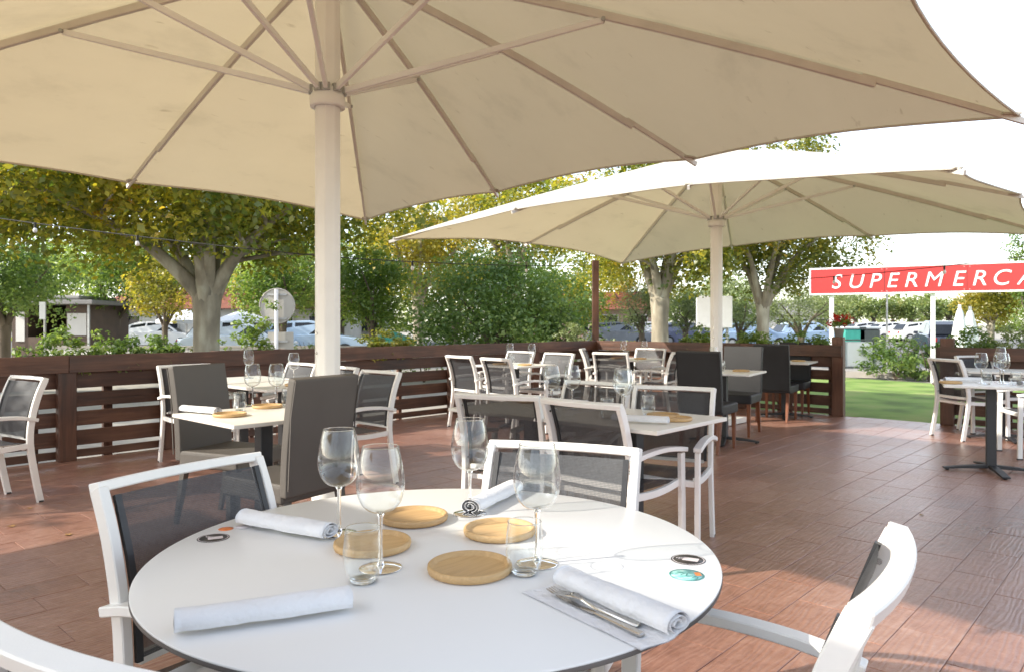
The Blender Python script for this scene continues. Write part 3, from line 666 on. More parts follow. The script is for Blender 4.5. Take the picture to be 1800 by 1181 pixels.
SQ_Z = .745
def square_table(sx, sy, top, colmat, star=True, name='square_table'):
    root = thing(name, 'x', 'table', group='square terrace tables')
    mb = MB(); mb.box((0, 0, SQ_Z - .0105), (sx, sy, .021)); mb.build('tabletop', top, root, bevel=.003)
    mb = MB(); mb.box((0, 0, SQ_Z - .03), (.30, .30, .017)); mb.build('mounting_plate', M['black'], root)
    mb = MB(); mb.box((0, 0, SQ_Z / 2), (.075, .075, SQ_Z - .07)); mb.build('column', colmat, root, bevel=.004)
    for k in range(4):
        a = R(90 * k + 12); d = Vector((math.cos(a), math.sin(a), 0)); mb = MB()
        mb.bar([d * .03 + Vector((0, 0, .045)), d * .20 + Vector((0, 0, .034)), d * .36 + Vector((0, 0, .017))], [.06, .065, .06], [.03, .022, .014], (-d.y, d.x, 0)); f = mb.build('foot', M['black'], root, bevel=.003)
        mb = MB(); e = d * .33; mb.lathe([(0, 0), (.014, 0), (.014, .012), (0, .012)], 10, (e.x, e.y, 0)); mb.build('leveller', M['black'], f)
    return Kind(root)
SQ = square_table(.72, .72, M['top_beige'], M['black'])
def put_table(c, label, rz=TH): return SQ.put(Vector((c[0], c[1], 0)), rz, label)
# table between the taupe chairs: near edge runs from (303,725) to (410,745)
T2 = on(303, 727, SQ_Z).lerp(on(410, 747, SQ_Z), .5) + E1 * .36; T2.z = 0
put_table(T2, 'square cream table between the two taupe high-back chairs')
T3 = Vector((-2.45, 6.68, 0)); T3b = Vector((-1.90, 6.12, 0))
put_table(T3, 'square cream table at the left rear, behind the left taupe chair')
put_table(T3b, 'square cream table at the left rear, partly behind the big parasol pole')
Tm2 = Vector((.66, 3.96, 0)) ; Tm1 = Tm2 - E2 * .73
put_table(Tm1, 'cream table forming the left half of the long middle table')
put_table(Tm2, 'cream table forming the right half of the long middle table, corner pointing right')
T4 = Vector((.04, 9.10, 0)); put_table(T4, 'cream table by the left fence in the far middle, white chairs on two sides')
T5 = Vector((1.72, 10.65, 0)); put_table(T5, 'cream table in the far corner below the dark timber post')
T6 = Vector((2.25, 7.80, 0)); put_table(T6, 'cream table between the two nearest black chairs', R(58))
T7 = Vector((3.67, 9.88, 0)); put_table(T7, 'cream table between the two farthest black chairs', R(58))
T8 = Vector((4.06, 6.22, 0)); put_table(T8, 'pale table at the right edge standing on a black four-foot base', R(62))
T9 = Vector((5.35, 7.98, 0)); put_table(T9, 'pale table at the right edge standing further back by the fence', R(62))

# ------------------------------------------------------------------ tableware
def wine_glass():
    root = thing('wine_glass', 'x', 'wine glass', group='stemmed wine glasses')
    bowl = [(.0, .1165), (.012, .1175), (.028, .1235), (.041, .137), (.0485, .156), (.0512, .176), (.0495, .200), (.0455, .224), (.0400, .2485), (.0385, .256)]
    def cr(p): return [(v.x, v.z) for v in lerp_path([(a, 0, b) for a, b in p], 3)]
    o = cr(bowl); inn = [(max(0, r - .0012), z + (.0015 if r < .01 else 0)) for r, z in o]
    mb = MB(); mb.lathe(o + [(.0385 - .0006, .2568)] + inn[::-1], 48); b = mb.build('bowl', M['glass'], root)
    mb = MB(); mb.lathe([(.0, .1175), (.0085, .1165), (.0055, .108), (.0040, .085), (.0038, .045), (.0050, .018), (.0090, .0078), (.0, .0076)], 24); mb.build('stem', M['glass_base'], root)
    mb = MB(); mb.lathe([(.0, .0076), (.012, .0070), (.030, .0042), (.044, .0022), (.0455, .0010), (.044, .0002), (.0, .0002)], 40); mb.build('foot', M['glass_base'], root)
    mb = MB(); mb.tube([(.0382 * math.cos(2 * math.pi * k / 48), .0382 * math.sin(2 * math.pi * k / 48), .2566) for k in range(49)], .0009, 5, cap=False); mb.build('rim', M['glass_base'], root)
    return Kind(root)
def tumbler():
    root = thing('water_tumbler', 'x', 'glass', group='stemless water tumblers')
    o = [(.0, .0), (.022, .0), (.0255, .002), (.033, .016), (.0385, .040), (.0395, .060), (.037, .088), (.0345, .108)]
    o2 = [(v.x, v.z) for v in lerp_path([(a, 0, b) for a, b in o], 3)]
    mb = MB(); mb.lathe(o2 + [(.0339, .1087)] + [(.0333, .108), (.0360, .088), (.0384, .060), (.0373, .040), (.031, .018), (.020, .010), (.0, .009)], 48); mb.build('bowl', M['glass'], root)
    mb = MB(); mb.lathe([(.0, .0006), (.0215, .0006), (.024, .003), (.026, .007), (.019, .0085), (.0, .0085)], 32); mb.build('base', M['glass_base'], root)
    mb = MB(); mb.tube([(.0342 * math.cos(2 * math.pi * k / 48), .0342 * math.sin(2 * math.pi * k / 48), .1085) for k in range(49)], .0009, 5, cap=False); mb.build('rim', M['glass_base'], root)
    return Kind(root)
def coaster():
    root = thing('wooden_saucer', 'x', 'coaster', group='round bamboo saucers')
    mb = MB(); mb.lathe([(.0, .0), (.080, .0), (.0865, .003), (.0885, .010), (.0875, .0165), (.0850, .0185), (.0800, .0175), (.0765, .0100), (.0740, .0085), (.0, .0085)], 64); mb.build('dish', M['bamboo'], root)
    return Kind(root)
def napkin_roll():
    root = thing('napkin_roll', 'x', 'napkin', group='rolled white cotton napkins')
    # spiral section in the (y, z) plane swept along x with slight unevenness
    turns, n = 2.6, 60; rr = random.Random(2); sec = []
    for k in range(n + 1):
        u = k / n; a = 2 * math.pi * turns * (u - 1) - 2.55; r = .0065 + .0185 * u
        sec.append((r * math.cos(a) * 1.22, .0220 + r * math.sin(a) * .82))
    nx = 22; L = .29; vs = []
    for th in (0, 1):
        for i in range(nx + 1):
            x = -L / 2 + L * i / nx
            for k, (y, z) in enumerate(sec):
                w = .0024 * noise.noise(Vector((x * 11, k * .13, 3))) + .0018 * noise.noise(Vector((x * 26 + k * .3, k * .1, 6))) + .0009 * noise.noise(Vector((x * 50, k * .5, 9)))
                d = Vector((y, z - .0220)); q = d.normalized() if d.length > 1e-6 else d
                o_ = w - th * .0012
                ex = .004 * noise.noise(Vector((k * .15, i, 1))) if i in (0, nx) else 0
                vs.append((x + ex, y + q.x * o_, max(.0006 + .0012 * (1 - th), z + q.y * o_)))
    w = n + 1; off = (nx + 1) * w
    fs = [(i * w + k, i * w + k + 1, (i + 1) * w + k + 1, (i + 1) * w + k) for i in range(nx) for k in range(n)]
    fs += [tuple(off + j for j in reversed(f)) for f in fs]
    fs += [(i * w + e, (i + 1) * w + e, off + (i + 1) * w + e, off + i * w + e) for i in range(nx) for e in (0, n)]
    fs += [(e * w + k, e * w + k + 1, off + e * w + k + 1, off + e * w + k) for e in (0, nx) for k in range(n)]
    mb = MB(); mb.add(vs, fs, True); mb.build('roll', M['napkin'], root)
    # inner core so the roll reads as folded cloth, not a pipe
    mb = MB(); mb.tube([(-L / 2 + .012, 0, .0215), (L / 2 - .012, 0, .0215)], .007, 10); mb.build('inner_fold', M['napkin'], root)
    return Kind(root)
WG, TB, CO, NR = wine_glass(), tumbler(), coaster(), napkin_roll()
rq = random.Random(21)
def put(kind, p, z, label, rz=None): return kind.put(Vector((p[0], p[1], z + .0004)), rq.uniform(0, 6.28) if rz is None else rz, label)
def rt(px, py): return on(px, py, RT_Z)
for px, py, lab in ((596, 938, 'wine glass at the far left of the round table, above the rolled napkin end'), (669, 998, 'large wine glass left of centre on the round table, behind the tumbler'),
                    (826, 902, 'wine glass at the back of the round table, beside the rear napkin'), (944, 990, 'wine glass right of centre on the round table, behind the right tumbler')):
    put(WG, rt(px, py), RT_Z, lab)
for px, py, lab in ((638, 1022, 'water tumbler on the round table, left of the front saucer'), (922, 1008, 'water tumbler on the round table, right of the front saucer')):
    put(TB, rt(px, py), RT_Z, lab)
for px, py, lab in ((826, 1004, 'bamboo saucer nearest to the viewer on the round table'), (655, 962, 'bamboo saucer on the round table behind the left wine glass'),
                    (728, 914, 'bamboo saucer farthest back on the round table'), (878, 938, 'bamboo saucer on the round table between rear and right wine glasses')):
    put(CO, rt(px, py), RT_Z, lab, R(35 + rq.uniform(-20, 20)))
def nap(a, b, lab, z=RT_Z, flip=0):
    p, q = a, b; m = (p + q) / 2; ang = math.atan2(q.y - p.y, q.x - p.x) + flip
    return NR.put(Vector((m.x, m.y, z)), ang, lab)
nap(rt(318, 1112), rt(606, 1070), 'rolled white napkin at the front left of the round table')
nap(rt(432, 922), rt(578, 948), 'bright rolled napkin at the back left rim of the round table')
nap(rt(834, 900), rt(898, 868), 'rolled napkin at the back of the round table, in front of the rear chair')
nr = nap(rt(1003, 1035), rt(1178, 1112), 'rolled napkin at the right of the round table, with fork and knife beside it')
def cutlery():
    a, b = rt(1003, 1035), rt(1178, 1112); m = (a + b) / 2; ang = math.atan2(b.y - a.y, b.x - a.x)
    X = Vector((math.cos(ang), math.sin(ang), 0)); Yv = Vector((-X.y, X.x, 0))
    base = m - Yv * .040 - X * .012; base.z = 0
    # flap of the napkin laid flat under the cutlery
    mb = MB(); vs = []
    for i in range(13):
        for j in range(7):
            x = -.155 + .31 * i / 12; y = -.048 + .085 * j / 6
            vs.append((x + .008 * (j / 6), y, .0022 + .0012 * noise.noise(Vector((x * 14, y * 30, 4))) + (.010 * max(0, (j - 4) / 2) ** 2)))
    top = vs; bot = [(x, y, max(.0003, z - .0016)) for x, y, z in vs]
    fs = [(i * 7 + j, i * 7 + j + 1, (i + 1) * 7 + j + 1, (i + 1) * 7 + j) for i in range(12) for j in range(6)]
    mb.add(top, fs, True); mb.add(bot, [f[::-1] for f in fs], True)
    fl = mb.build('flap', M['napkin'], nr); fl.location = (-.012 + .0, -.040, 0)
    # fork: handle towards +X (viewer's right)
    def up(p): return p
    fk = thing('fork', 'steel dinner fork lying beside the right napkin roll', 'fork', base + Vector((0, 0, RT_Z + .006)), ang + R(4))
    def plate(outline, zf, th, name, par):
        n = len(outline); mb = MB(); vs = [(x, y, zf(x) + th) for x, y in outline] + [(x, y, zf(x)) for x, y in outline]
        mb.add(vs, [tuple(range(n)), tuple(range(n, 2 * n))[::-1]] + [(k, n + k, n + (k + 1) % n, (k + 1) % n) for k in range(n)]); return mb.build(name, M['steel'], par)
    zf = lambda x: .002 + .007 * max(0, 1 - abs(x + .05) / .05)
    hx = [(.10, .004), (.098, .0085), (.06, .007), (.0, .0045), (-.035, .0032)]
    mb = MB(); st = [(x, w) for x, w in hx]
    for (x0, w0), (x1, w1) in zip(st, st[1:]):
        mb.add([(x0, -w0, zf(x0)), (x0, w0, zf(x0)), (x1, w1, zf(x1)), (x1, -w1, zf(x1)), (x0, -w0 * .7, zf(x0) + .003), (x0, w0 * .7, zf(x0) + .003), (x1, w1 * .7, zf(x1) + .003), (x1, -w1 * .7, zf(x1) + .003)],
               [(0, 1, 2, 3), (4, 7, 6, 5), (0, 4, 5, 1), (2, 6, 7, 3), (1, 5, 6, 2), (0, 3, 7, 4)])
    mb.build('handle', M['steel'], fk)
    mb = MB(); sh = [(-.033, .0035), (-.045, .008), (-.055, .0118), (-.068, .0122)]
    for (x0, w0), (x1, w1) in zip(sh, sh[1:]):
        z0, z1 = zf(x0), zf(x1)
        mb.add([(x0, -w0, z0 + .001), (x0, 0, z0 - .001), (x0, w0, z0 + .001), (x1, -w1, z1 + .001), (x1, 0, z1 - .001), (x1, w1, z1 + .001),
                (x0, -w0, z0 + .0025), (x0, 0, z0 + .0005), (x0, w0, z0 + .0025), (x1, -w1, z1 + .0025), (x1, 0, z1 + .0005), (x1, w1, z1 + .0025)],
               [(0, 3, 4, 1), (1, 4, 5, 2), (6, 7, 10, 9), (7, 8, 11, 10), (0, 6, 9, 3), (2, 5, 11, 8)], True)
    mb.build('head', M['steel'], fk)
    for q in range(4):
        y = -.0105 + .007 * q; mb = MB(); mb.bar([(-.067, y, zf(-.067) + .0018), (-.085, y * .98, .0055), (-.100, y * .95, .0035), (-.118, y * .9, .007)], [.0036, .0032, .003, .0016], .0018, (0, 1, 0)); mb.build('tine', M['steel'], fk)
    kn = thing('knife', 'steel table knife lying under the fork by the right napkin roll', 'knife', base + Vector((0, 0, RT_Z + .0035)) - Yv * .012 + X * .012, ang + R(-1))
    mb = MB(); mb.bar([(.115, 0, .003), (.09, 0, .0035), (.03, 0, .003), (.0, 0, .0028)], [.013, .016, .011, .010], [.006, .006, .005, .004], (0, 1, 0)); mb.build('handle', M['steel'], kn, bevel=.0015)
    ol = [(0, -.006), (-.03, -.008), (-.08, -.0085), (-.105, -.004), (-.112, .004), (0, .005)]
    plate(ol, lambda x: .0015, .0012, 'blade', kn)
cutlery()

def lay(c, name, glasses=(), tumblers=(), saucers=(), naps=(), rz=TH):
    X = Vector((math.cos(rz), math.sin(rz), 0)); Yv = Vector((-X.y, X.x, 0))
    for kind, items in ((WG, glasses), (TB, tumblers), (CO, saucers)):
        for (x, y), lab in items: put(kind, c + X * x + Yv * y, SQ_Z, lab)
    for (x, y, a), lab in naps: NR.put(c + X * x + Yv * y + Vector((0, 0, SQ_Z)), rz + R(a), lab)
def sqp(px, py): return on(px, py, SQ_Z)
def rows_on(kind, items, z=SQ_Z, depth=None):
    for px, py, lab in items:
        p = on(px, py, z); put(kind, p, z, lab)
rows_on(WG, [(444, 712, 'wine glass on the taupe chairs\' table, left of two'), (486, 712, 'wine glass on the taupe chairs\' table, right of two')])
rows_on(TB, [(421, 722, 'tumbler on the taupe chairs\' table, left of its wine glasses'), (506, 714, 'tumbler on the taupe chairs\' table, right of its wine glasses beside the chair')])
rows_on(CO, [(404, 731, 'bamboo saucer at the near corner of the taupe chairs\' table'), (470, 716, 'bamboo saucer between the wine glasses of the taupe chairs\' table')])
NR.put(Vector((*sqp(352, 726)[:2], SQ_Z)), R(-28), 'rolled napkin at the left end of the taupe chairs\' table')
for (c, dx, dy), lab in (((T3, .12, .12), 'wine glass on the left rear table, left of the two seen over the taupe chairs'), ((T3b, .12, .05), 'wine glass on the left rear table, right of the two, close to the parasol pole')):
    put(WG, c + E1 * dx - E2 * dy, SQ_Z, lab)
put(CO, T3b + E2 * .18, SQ_Z, 'bamboo saucer on the left rear table, half hidden by the taupe chair')
put(TB, T3b - E1 * .05, SQ_Z, 'tumbler on the left rear table behind the taupe chair')
# middle table
for p, lab in ((Tm1 + E1 * .02 + E2 * .14, 'wine glass at the centre of the middle table, left one of the close pair'), (Tm1 + E1 * .10 + E2 * .23, 'wine glass at the centre of the middle table, right one of the close pair'),
               (Tm2 + E1 * .06 - E2 * .12, 'tall wine glass on the middle table in front of the far armchair'), (Tm2 - E1 * .02 - E2 * .05, 'wine glass on the middle table nearest to its right-hand saucers')):
    put(WG, p, SQ_Z, lab)
for p, lab in ((Tm2 + E1 * .14 + E2 * .0, 'tumbler on the middle table right of the tall wine glass'), (Tm1 + E1 * .16 + E2 * .05, 'tumbler on the middle table behind the close pair of wine glasses'), (Tm2 - E1 * .14 - E2 * .08, 'tumbler on the middle table close to the near right armchair')):
    put(TB, p, SQ_Z, lab)
for p, lab in ((Tm2 + E1 * .13 + E2 * .10, 'bamboo saucer on the middle table, left one of its two right-hand saucers'), (Tm2 + E1 * .05 + E2 * .22, 'bamboo saucer on the middle table, right one of its two right-hand saucers'), (Tm1 + E1 * .2 - E2 * .2, 'bamboo saucer on the middle table behind the near left armchair')):
    put(CO, p, SQ_Z, lab)
NR.put(Tm2 - E1 * .16 + E2 * .14 + Vector((0, 0, SQ_Z)), TH - R(70), 'rolled napkin on the middle table at the near right corner')
NR.put(Tm1 + E1 * .22 + E2 * .1 + Vector((0, 0, SQ_Z)), TH - R(85), 'rolled napkin on the far edge of the middle table')
for c, nm in ((T4, 'far fence table'), (T5, 'corner table')):
    put(WG, c + E1 * .12 - E2 * .2, SQ_Z, 'wine glass on the %s, left of two' % nm); put(WG, c + E1 * .15 + E2 * .14, SQ_Z, 'wine glass on the %s, right of two' % nm)
    put(TB, c + E1 * .02 - E2 * .08, SQ_Z, 'tumbler between the wine glasses of the %s' % nm)
    put(CO, c - E1 * .12 - E2 * .15, SQ_Z, 'bamboo saucer at the left of the %s' % nm); put(CO, c - E1 * .05 + E2 * .2, SQ_Z, 'bamboo saucer at the right of the %s' % nm)
for c, nm in ((T6, 'nearest black chairs\' table'), (T7, 'farthest black chairs\' table')):
    put(WG, c + Vector((-.08, .1, 0)), SQ_Z, 'wine glass on the %s' % nm); put(TB, c + Vector((.0, .08, 0)), SQ_Z, 'tumbler on the %s' % nm)
    put(CO, c + Vector((.18, -.02, 0)), SQ_Z, 'bamboo saucer on the %s' % nm)
for dx, dy, lab in ((-.07, .02, 'wine glass on the right edge table, leftmost of three'), (.09, -.02, 'wine glass on the right edge table, middle of three'), (.17, .14, 'wine glass on the right edge table, rightmost of three')):
    put(WG, T8 + Vector((dx, dy, 0)), SQ_Z, lab)
put(TB, T8 + Vector((-.10, -.10, 0)), SQ_Z, 'tumbler on the right edge table, left of two'); put(TB, T8 + Vector((.12, -.13, 0)), SQ_Z, 'tumbler on the right edge table, right of two')
put(CO, T8 + Vector((-.33, .02, 0)), SQ_Z, 'bamboo saucer at the left corner of the right edge table'); 
NR.put(T8 + Vector((.22, -.18, SQ_Z)), R(20), 'rolled napkin on the right edge table at the picture edge'); NR.put(T8 + Vector((-.12, .2, SQ_Z)), R(-10), 'rolled napkin at the back of the right edge table')
put(WG, T9 + Vector((-.1, -.1, 0)), SQ_Z, 'wine glass on the pale table by the right fence')

# ------------------------------------------------------------------ vegetation
def rand_dir(rr):
    z = rr.uniform(-1, 1); a = rr.uniform(0, 6.283); r = math.sqrt(1 - z * z); return Vector((r * math.cos(a), r * math.sin(a), z))
LEAVES = [0]
def foliage(name, mat, parent, clumps, per, size, rr, asp=.62, flat=.72):
    """one mesh of separate folded leaf blades spread through the clumps"""
    g = np.random.default_rng(rr.randrange(1 << 30))
    cnt = np.array([max(3, int(per * r * r)) for c, r in clumps]); N = int(cnt.sum()); LEAVES[0] += N
    C = np.repeat(np.array([tuple(c) for c, r in clumps]), cnt, 0); Rr = np.repeat(np.array([r for c, r in clumps]), cnt)
    def dirs(n):
        v = g.normal(size=(n, 3)); return v / np.linalg.norm(v, axis=1, keepdims=True)
    d = dirs(N); q = Rr * g.random(N) ** .45; P = C + d * q[:, None] * np.array((1, 1, flat))
    nr = d * .6 + np.array((0, 0, .75)) + dirs(N) * .75; nr /= np.linalg.norm(nr, axis=1, keepdims=True)
    u = np.cross(nr, dirs(N)); u /= np.linalg.norm(u, axis=1, keepdims=True); v = np.cross(nr, u)
    s = (size * g.uniform(.45, 1.55, N))[:, None]; w = s * asp
    V = np.empty((N, 4, 3)); V[:, 0] = P - u * s * .5; V[:, 1] = P + v * w * .5 + nr * s * .10; V[:, 2] = P + u * s * .5 - nr * s * .18; V[:, 3] = P - v * w * .5 + nr * s * .10
    me = bpy.data.meshes.new(name); me.vertices.add(4 * N); me.vertices.foreach_set('co', V.ravel())
    me.loops.add(4 * N); me.loops.foreach_set('vertex_index', np.arange(4 * N, dtype=np.int32))
    me.polygons.add(N); me.polygons.foreach_set('loop_start', np.arange(0, 4 * N, 4, dtype=np.int32)); me.polygons.foreach_set('loop_total', np.full(N, 4, dtype=np.int32))
    me.update(calc_edges=True)
    return obj(name, me, mat, parent)
DENS = 3.4
def tree(name, label, base, hz0, hz1, rx, ry, mat, bark, seed, trunk_r=.2, fork=None, nclump=60, cr=(.5, 1.0), per=110, leaf=.14, lean=(0, 0), shell=.6, limbs=5, group=None, asp=.62, offset=(0, 0)):
    """crown between heights hz0..hz1 with half widths rx, ry"""
    rr = random.Random(seed); root = thing(name, label, 'tree', base, 0, group)
    cz = (hz0 + hz1) / 2; rz = (hz1 - hz0) / 2; fork = fork or hz0 * .85; ox, oy = offset
    mb = MB(); top = Vector((lean[0], lean[1], fork))
    pts = [Vector((0, 0, -.12)), Vector((lean[0] * .1, lean[1] * .1, fork * .12)), Vector((lean[0] * .45, lean[1] * .4, fork * .55)), top]
    mb.tube(lerp_path(pts, 4), [trunk_r * q for q in [1.5, 1.3, 1.18, 1.1, 1.05, 1.02, 1, .98, .97, .98, 1.02, 1.08, 1.12]], 12)
    mb.tube([top - Vector((0, 0, .02)), top + Vector((0, 0, trunk_r * .45)), top + Vector((0, 0, trunk_r * .8)), top + Vector((0, 0, trunk_r))], [trunk_r * 1.12, trunk_r * 1.0, trunk_r * .62, trunk_r * .1], 12, cap=False)
    for v_ in range(len(mb.v)):
        x, y, z = mb.v[v_]; q = 1 + .10 * noise.noise(Vector((math.atan2(y, x) * 1.3, z * .7, seed))) ; mb.v[v_] = (x * q, y * q, z)
    trunk = mb.build('trunk', bark, root)
    ends = []
    for k in range(limbs):
        a = 2 * math.pi * k / limbs + rr.uniform(-.35, .35); e = Vector((ox + rx * .62 * math.cos(a), oy + ry * .62 * math.sin(a), cz + rz * rr.uniform(-.25, .35)))
        m = top.lerp(e, .45) + Vector((rr.uniform(-.2, .2), rr.uniform(-.2, .2), (e.z - top.z) * .12))
        mb = MB(); path = lerp_path([top - Vector((0, 0, trunk_r * (.6 + .9 * (k % 2)))), top.lerp(m, .45) + Vector((0, 0, .03)), m, e], 4)
        mb.tube(path, [trunk_r * (.72 - .6 * i / (len(path) - 1)) for i in range(len(path))], 8)
        limb = mb.build('limb', bark, root)
        for j in range(3 if trunk_r > .22 else 0):
            bm_ = MB()
            s0 = path[5 + j * 2 if 5 + j * 2 < len(path) else -1]; d = rand_dir(rr); e2 = s0 + Vector((d.x * rx * .4, d.y * ry * .4, abs(d.z) * rz * .5))
            bm_.tube([s0, s0.lerp(e2, .5) + Vector((0, 0, .1)), e2], [trunk_r * .22, trunk_r * .14, trunk_r * .05], 6)
            bm_.build('branch', bark, limb)
    clumps = []
    for k in range(nclump):
        d = rand_dir(rr); q = shell + (1 - shell) * rr.random() if rr.random() < .75 else rr.random()
        bulge = 1 + .22 * noise.noise(Vector((d.x * 2.1 + seed, d.y * 2.1, d.z * 2.1)))
        c = Vector((ox + d.x * rx * q * bulge, oy + d.y * ry * q * bulge, cz + d.z * rz * q * bulge)); clumps.append((c, rr.uniform(*cr)))
    foliage('crown', mat, root, clumps, per * DENS, leaf * .76, rr, asp)
    return root
GT = 'trees beyond the terrace fence'
def gb(px, Y): p = at(px, Y); p.z = -.1; return p
tree('plane_tree', 'big plane tree with pale forked trunk and yellowing leaves, left of the parasol pole', gb(364, 15), 2.75, 5.7, 4.9, 4.2, M['lf_plane'], M['bark'], 31, .255, 1.95, 190, (.55, 1.05), 85, .17, (.0, 0), .55, 7, GT, offset=(-.4, 0))
tree('plane_tree', 'plane tree with yellow leaves reaching in at the far left picture edge', gb(-120, 14), 2.9, 5.4, 3.6, 3.4, M['lf_plane'], M['bark'], 32, .26, 2.2, 120, (.55, 1.0), 80, .16, (0, 0), .55, 6, GT)
tree('broadleaf_tree', 'round dark green tree at the left edge above the kiosk', gb(8, 19), 1.45, 3.75, 1.75, 1.7, M['lf_dark'], M['bark_dark'], 33, .14, 1.3, 60, (.45, .75), 150, .12, (0, 0), .5, 5, GT)
tree('broadleaf_tree', 'green tree with a few yellow leaves between kiosk and plane tree', gb(205, 27), 1.7, 4.9, 2.6, 2.2, M['lf_green'], M['bark_dark'], 34, .13, 1.5, 70, (.5, .85), 130, .15, (0, 0), .5, 5, GT)
tree('broadleaf_tree', 'small yellow leaved tree just left of the big plane trunk', gb(290, 24), 1.5, 3.4, 1.3, 1.2, M['lf_yellow'], M['bark_dark'], 35, .09, 1.25, 36, (.35, .6), 150, .13, (0, 0), .5, 4, GT)
tree('broadleaf_tree', 'bright green round tree behind the round traffic sign', gb(497, 22), 1.6, 3.85, 1.5, 1.4, M['lf_green'], M['bark_dark'], 36, .11, 1.4, 60, (.4, .7), 150, .12, (0, 0), .5, 5, GT)
tree('broadleaf_tree', 'bright green leafy tree right beside the big parasol pole', gb(655, 18), 1.15, 3.35, 1.15, 1.1, M['lf_green'], M['bark_dark'], 37, .09, 1.0, 60, (.32, .58), 170, .11, (0, 0), .5, 6, GT)
tree('plane_tree', 'yellow green tree rising between the two parasols', gb(735, 27), 2.6, 6.0, 2.6, 2.4, M['lf_yellow'], M['bark'], 38, .2, 2.2, 70, (.5, .9), 95, .17, (0, 0), .5, 6, GT)
tree('plane_tree', 'yellow green plane crown showing above the far parasol', gb(905, 30), 3.4, 8.2, 4.0, 3.4, M['lf_plane'], M['bark'], 39, .24, 2.9, 100, (.6, 1.0), 80, .19, (0, 0), .5, 6, GT)
tree('evergreen_tree', 'large dense dark green bushy tree behind the middle of the fence', gb(872, 17), .55, 3.1, 1.95, 1.6, M['lf_dark'], M['bark_dark'], 40, .12, .6, 120, (.36, .66), 190, .105, (0, 0), .55, 7, GT)
tree('evergreen_tree', 'darker evergreen bush at the left of the dark corner post', gb(975, 18.5), .4, 2.7, 1.0, 1.0, M['lf_dark'], M['bark_dark'], 50, .09, .5, 50, (.32, .55), 190, .105, (0, 0), .55, 5, GT)
tree('plane_tree', 'plane tree with pale thick trunk just right of the dark corner post', gb(1160, 23), 2.35, 7.4, 3.5, 3.0, M['lf_plane'], M['bark'], 41, .27, 2.1, 150, (.55, .95), 85, .17, (0, 0), .5, 6, GT)
tree('plane_tree', 'olive green plane tree with pale trunk left of the red sign', gb(1341, 24), 2.2, 7.6, 3.7, 3.2, M['lf_olive'], M['bark'], 42, .20, 1.9, 150, (.5, .95), 85, .17, (0, 0), .5, 7, GT, offset=(.4, 0))
tree('olive_tree', 'small grey green olive tree below the left end of the red sign', gb(1408, 30), 1.0, 2.9, 2.2, 1.6, M['lf_grey'], M['bark_dark'], 43, .13, .8, 50, (.4, .7), 120, .12, (0, 0), .5, 5, GT, .4)
tree('olive_tree', 'small grey green olive tree left of the plane trunk by the red sign', gb(1300, 34), 1.0, 3.0, 1.8, 1.5, M['lf_grey'], M['bark_dark'], 44, .12, .8, 44, (.4, .7), 120, .13, (0, 0), .5, 5, GT, .4)
tree('olive_tree', 'pale olive tree seen left of the thick plane trunk', gb(1128, 32), 1.1, 3.1, 1.2, 1.1, M['lf_grey'], M['bark_dark'], 45, .12, .9, 36, (.4, .65), 130, .13, (0, 0), .5, 5, GT, .4)
tree('olive_tree', 'pale olive tree seen right of the thick plane trunk', gb(1205, 33), 1.1, 3.0, 1.2, 1.1, M['lf_grey'], M['bark_dark'], 46, .12, .9, 36, (.4, .65), 130, .13, (0, 0), .5, 5, GT, .4)
tree('plane_tree', 'golden brown autumn tree under the right part of the red sign', gb(1742, 33), 1.5, 3.75, 1.7, 1.5, M['lf_yellow'], M['bark'], 47, .14, 1.3, 60, (.45, .75), 120, .14, (0, 0), .5, 5, GT)
tree('cypress_tree', 'tall narrow green conifer at the right picture edge', gb(1812, 30), .6, 6.0, .85, .85, M['lf_green'], M['bark_dark'], 48, .12, .5, 90, (.35, .6), 140, .12, (0, 0), .4, 4, GT)
for k, (px, Y, z0, z1, rx, mt, lab) in enumerate(((70, 36, 1.6, 6.5, 3.4, 'lf_green', 'green tree behind the kiosk roof at the left'), (320, 44, 1.8, 7.5, 4.2, 'lf_plane', 'yellowish tree far behind the big plane trunk'),
        (470, 38, 1.9, 7.0, 3.4, 'lf_olive', 'olive coloured tree behind the round traffic sign'), (600, 40, 1.6, 6.6, 3.4, 'lf_green', 'green tree right behind the big parasol pole'),
        (800, 40, 1.4, 6.0, 3.6, 'lf_olive', 'olive coloured tree behind the dense evergreen'), (1010, 44, 1.3, 6.5, 3.4, 'lf_plane', 'yellowish tree behind the dark corner post'),
        (1105, 52, 1.6, 6.5, 3.6, 'lf_yellow', 'yellow tree far behind the thick plane trunk'), (1265, 56, 1.5, 5.5, 3.6, 'lf_grey', 'grey green tree behind the white billboard'), (1480, 75, 1.5, 5.5, 4.2, 'lf_grey', 'grey green tree behind the left sign post'))):
    tree('broadleaf_tree', lab, gb(px, Y), z0, z1, rx, rx * .85, M[mt], M['bark_dark'], 200 + k, .17, z0 * .9, 60, (.7, 1.15), 34, .26, (0, 0), .5, 5, GT)
# unseen trees added left of the terrace, crowns shaped to shade its floor
tree('plane_tree', 'added unseen plane tree left of the terrace, crown shaped to shade the floor', (-13.6, 3.6, -.1), 3.0, 6.1, 4.4, 4.0, M['lf_plane'], M['bark'], 61, .28, 2.4, 62, (.5, .9), 60, .19, (0, 0), .5, 6, GT)
tree('plane_tree', 'added unseen plane tree further left for shade, in line with the terrace back', (-14.6, 8.8, -.1), 3.0, 6.1, 3.6, 3.6, M['lf_plane'], M['bark'], 62, .26, 2.4, 90, (.6, 1.05), 70, .19, (0, 0), .5, 6, GT)

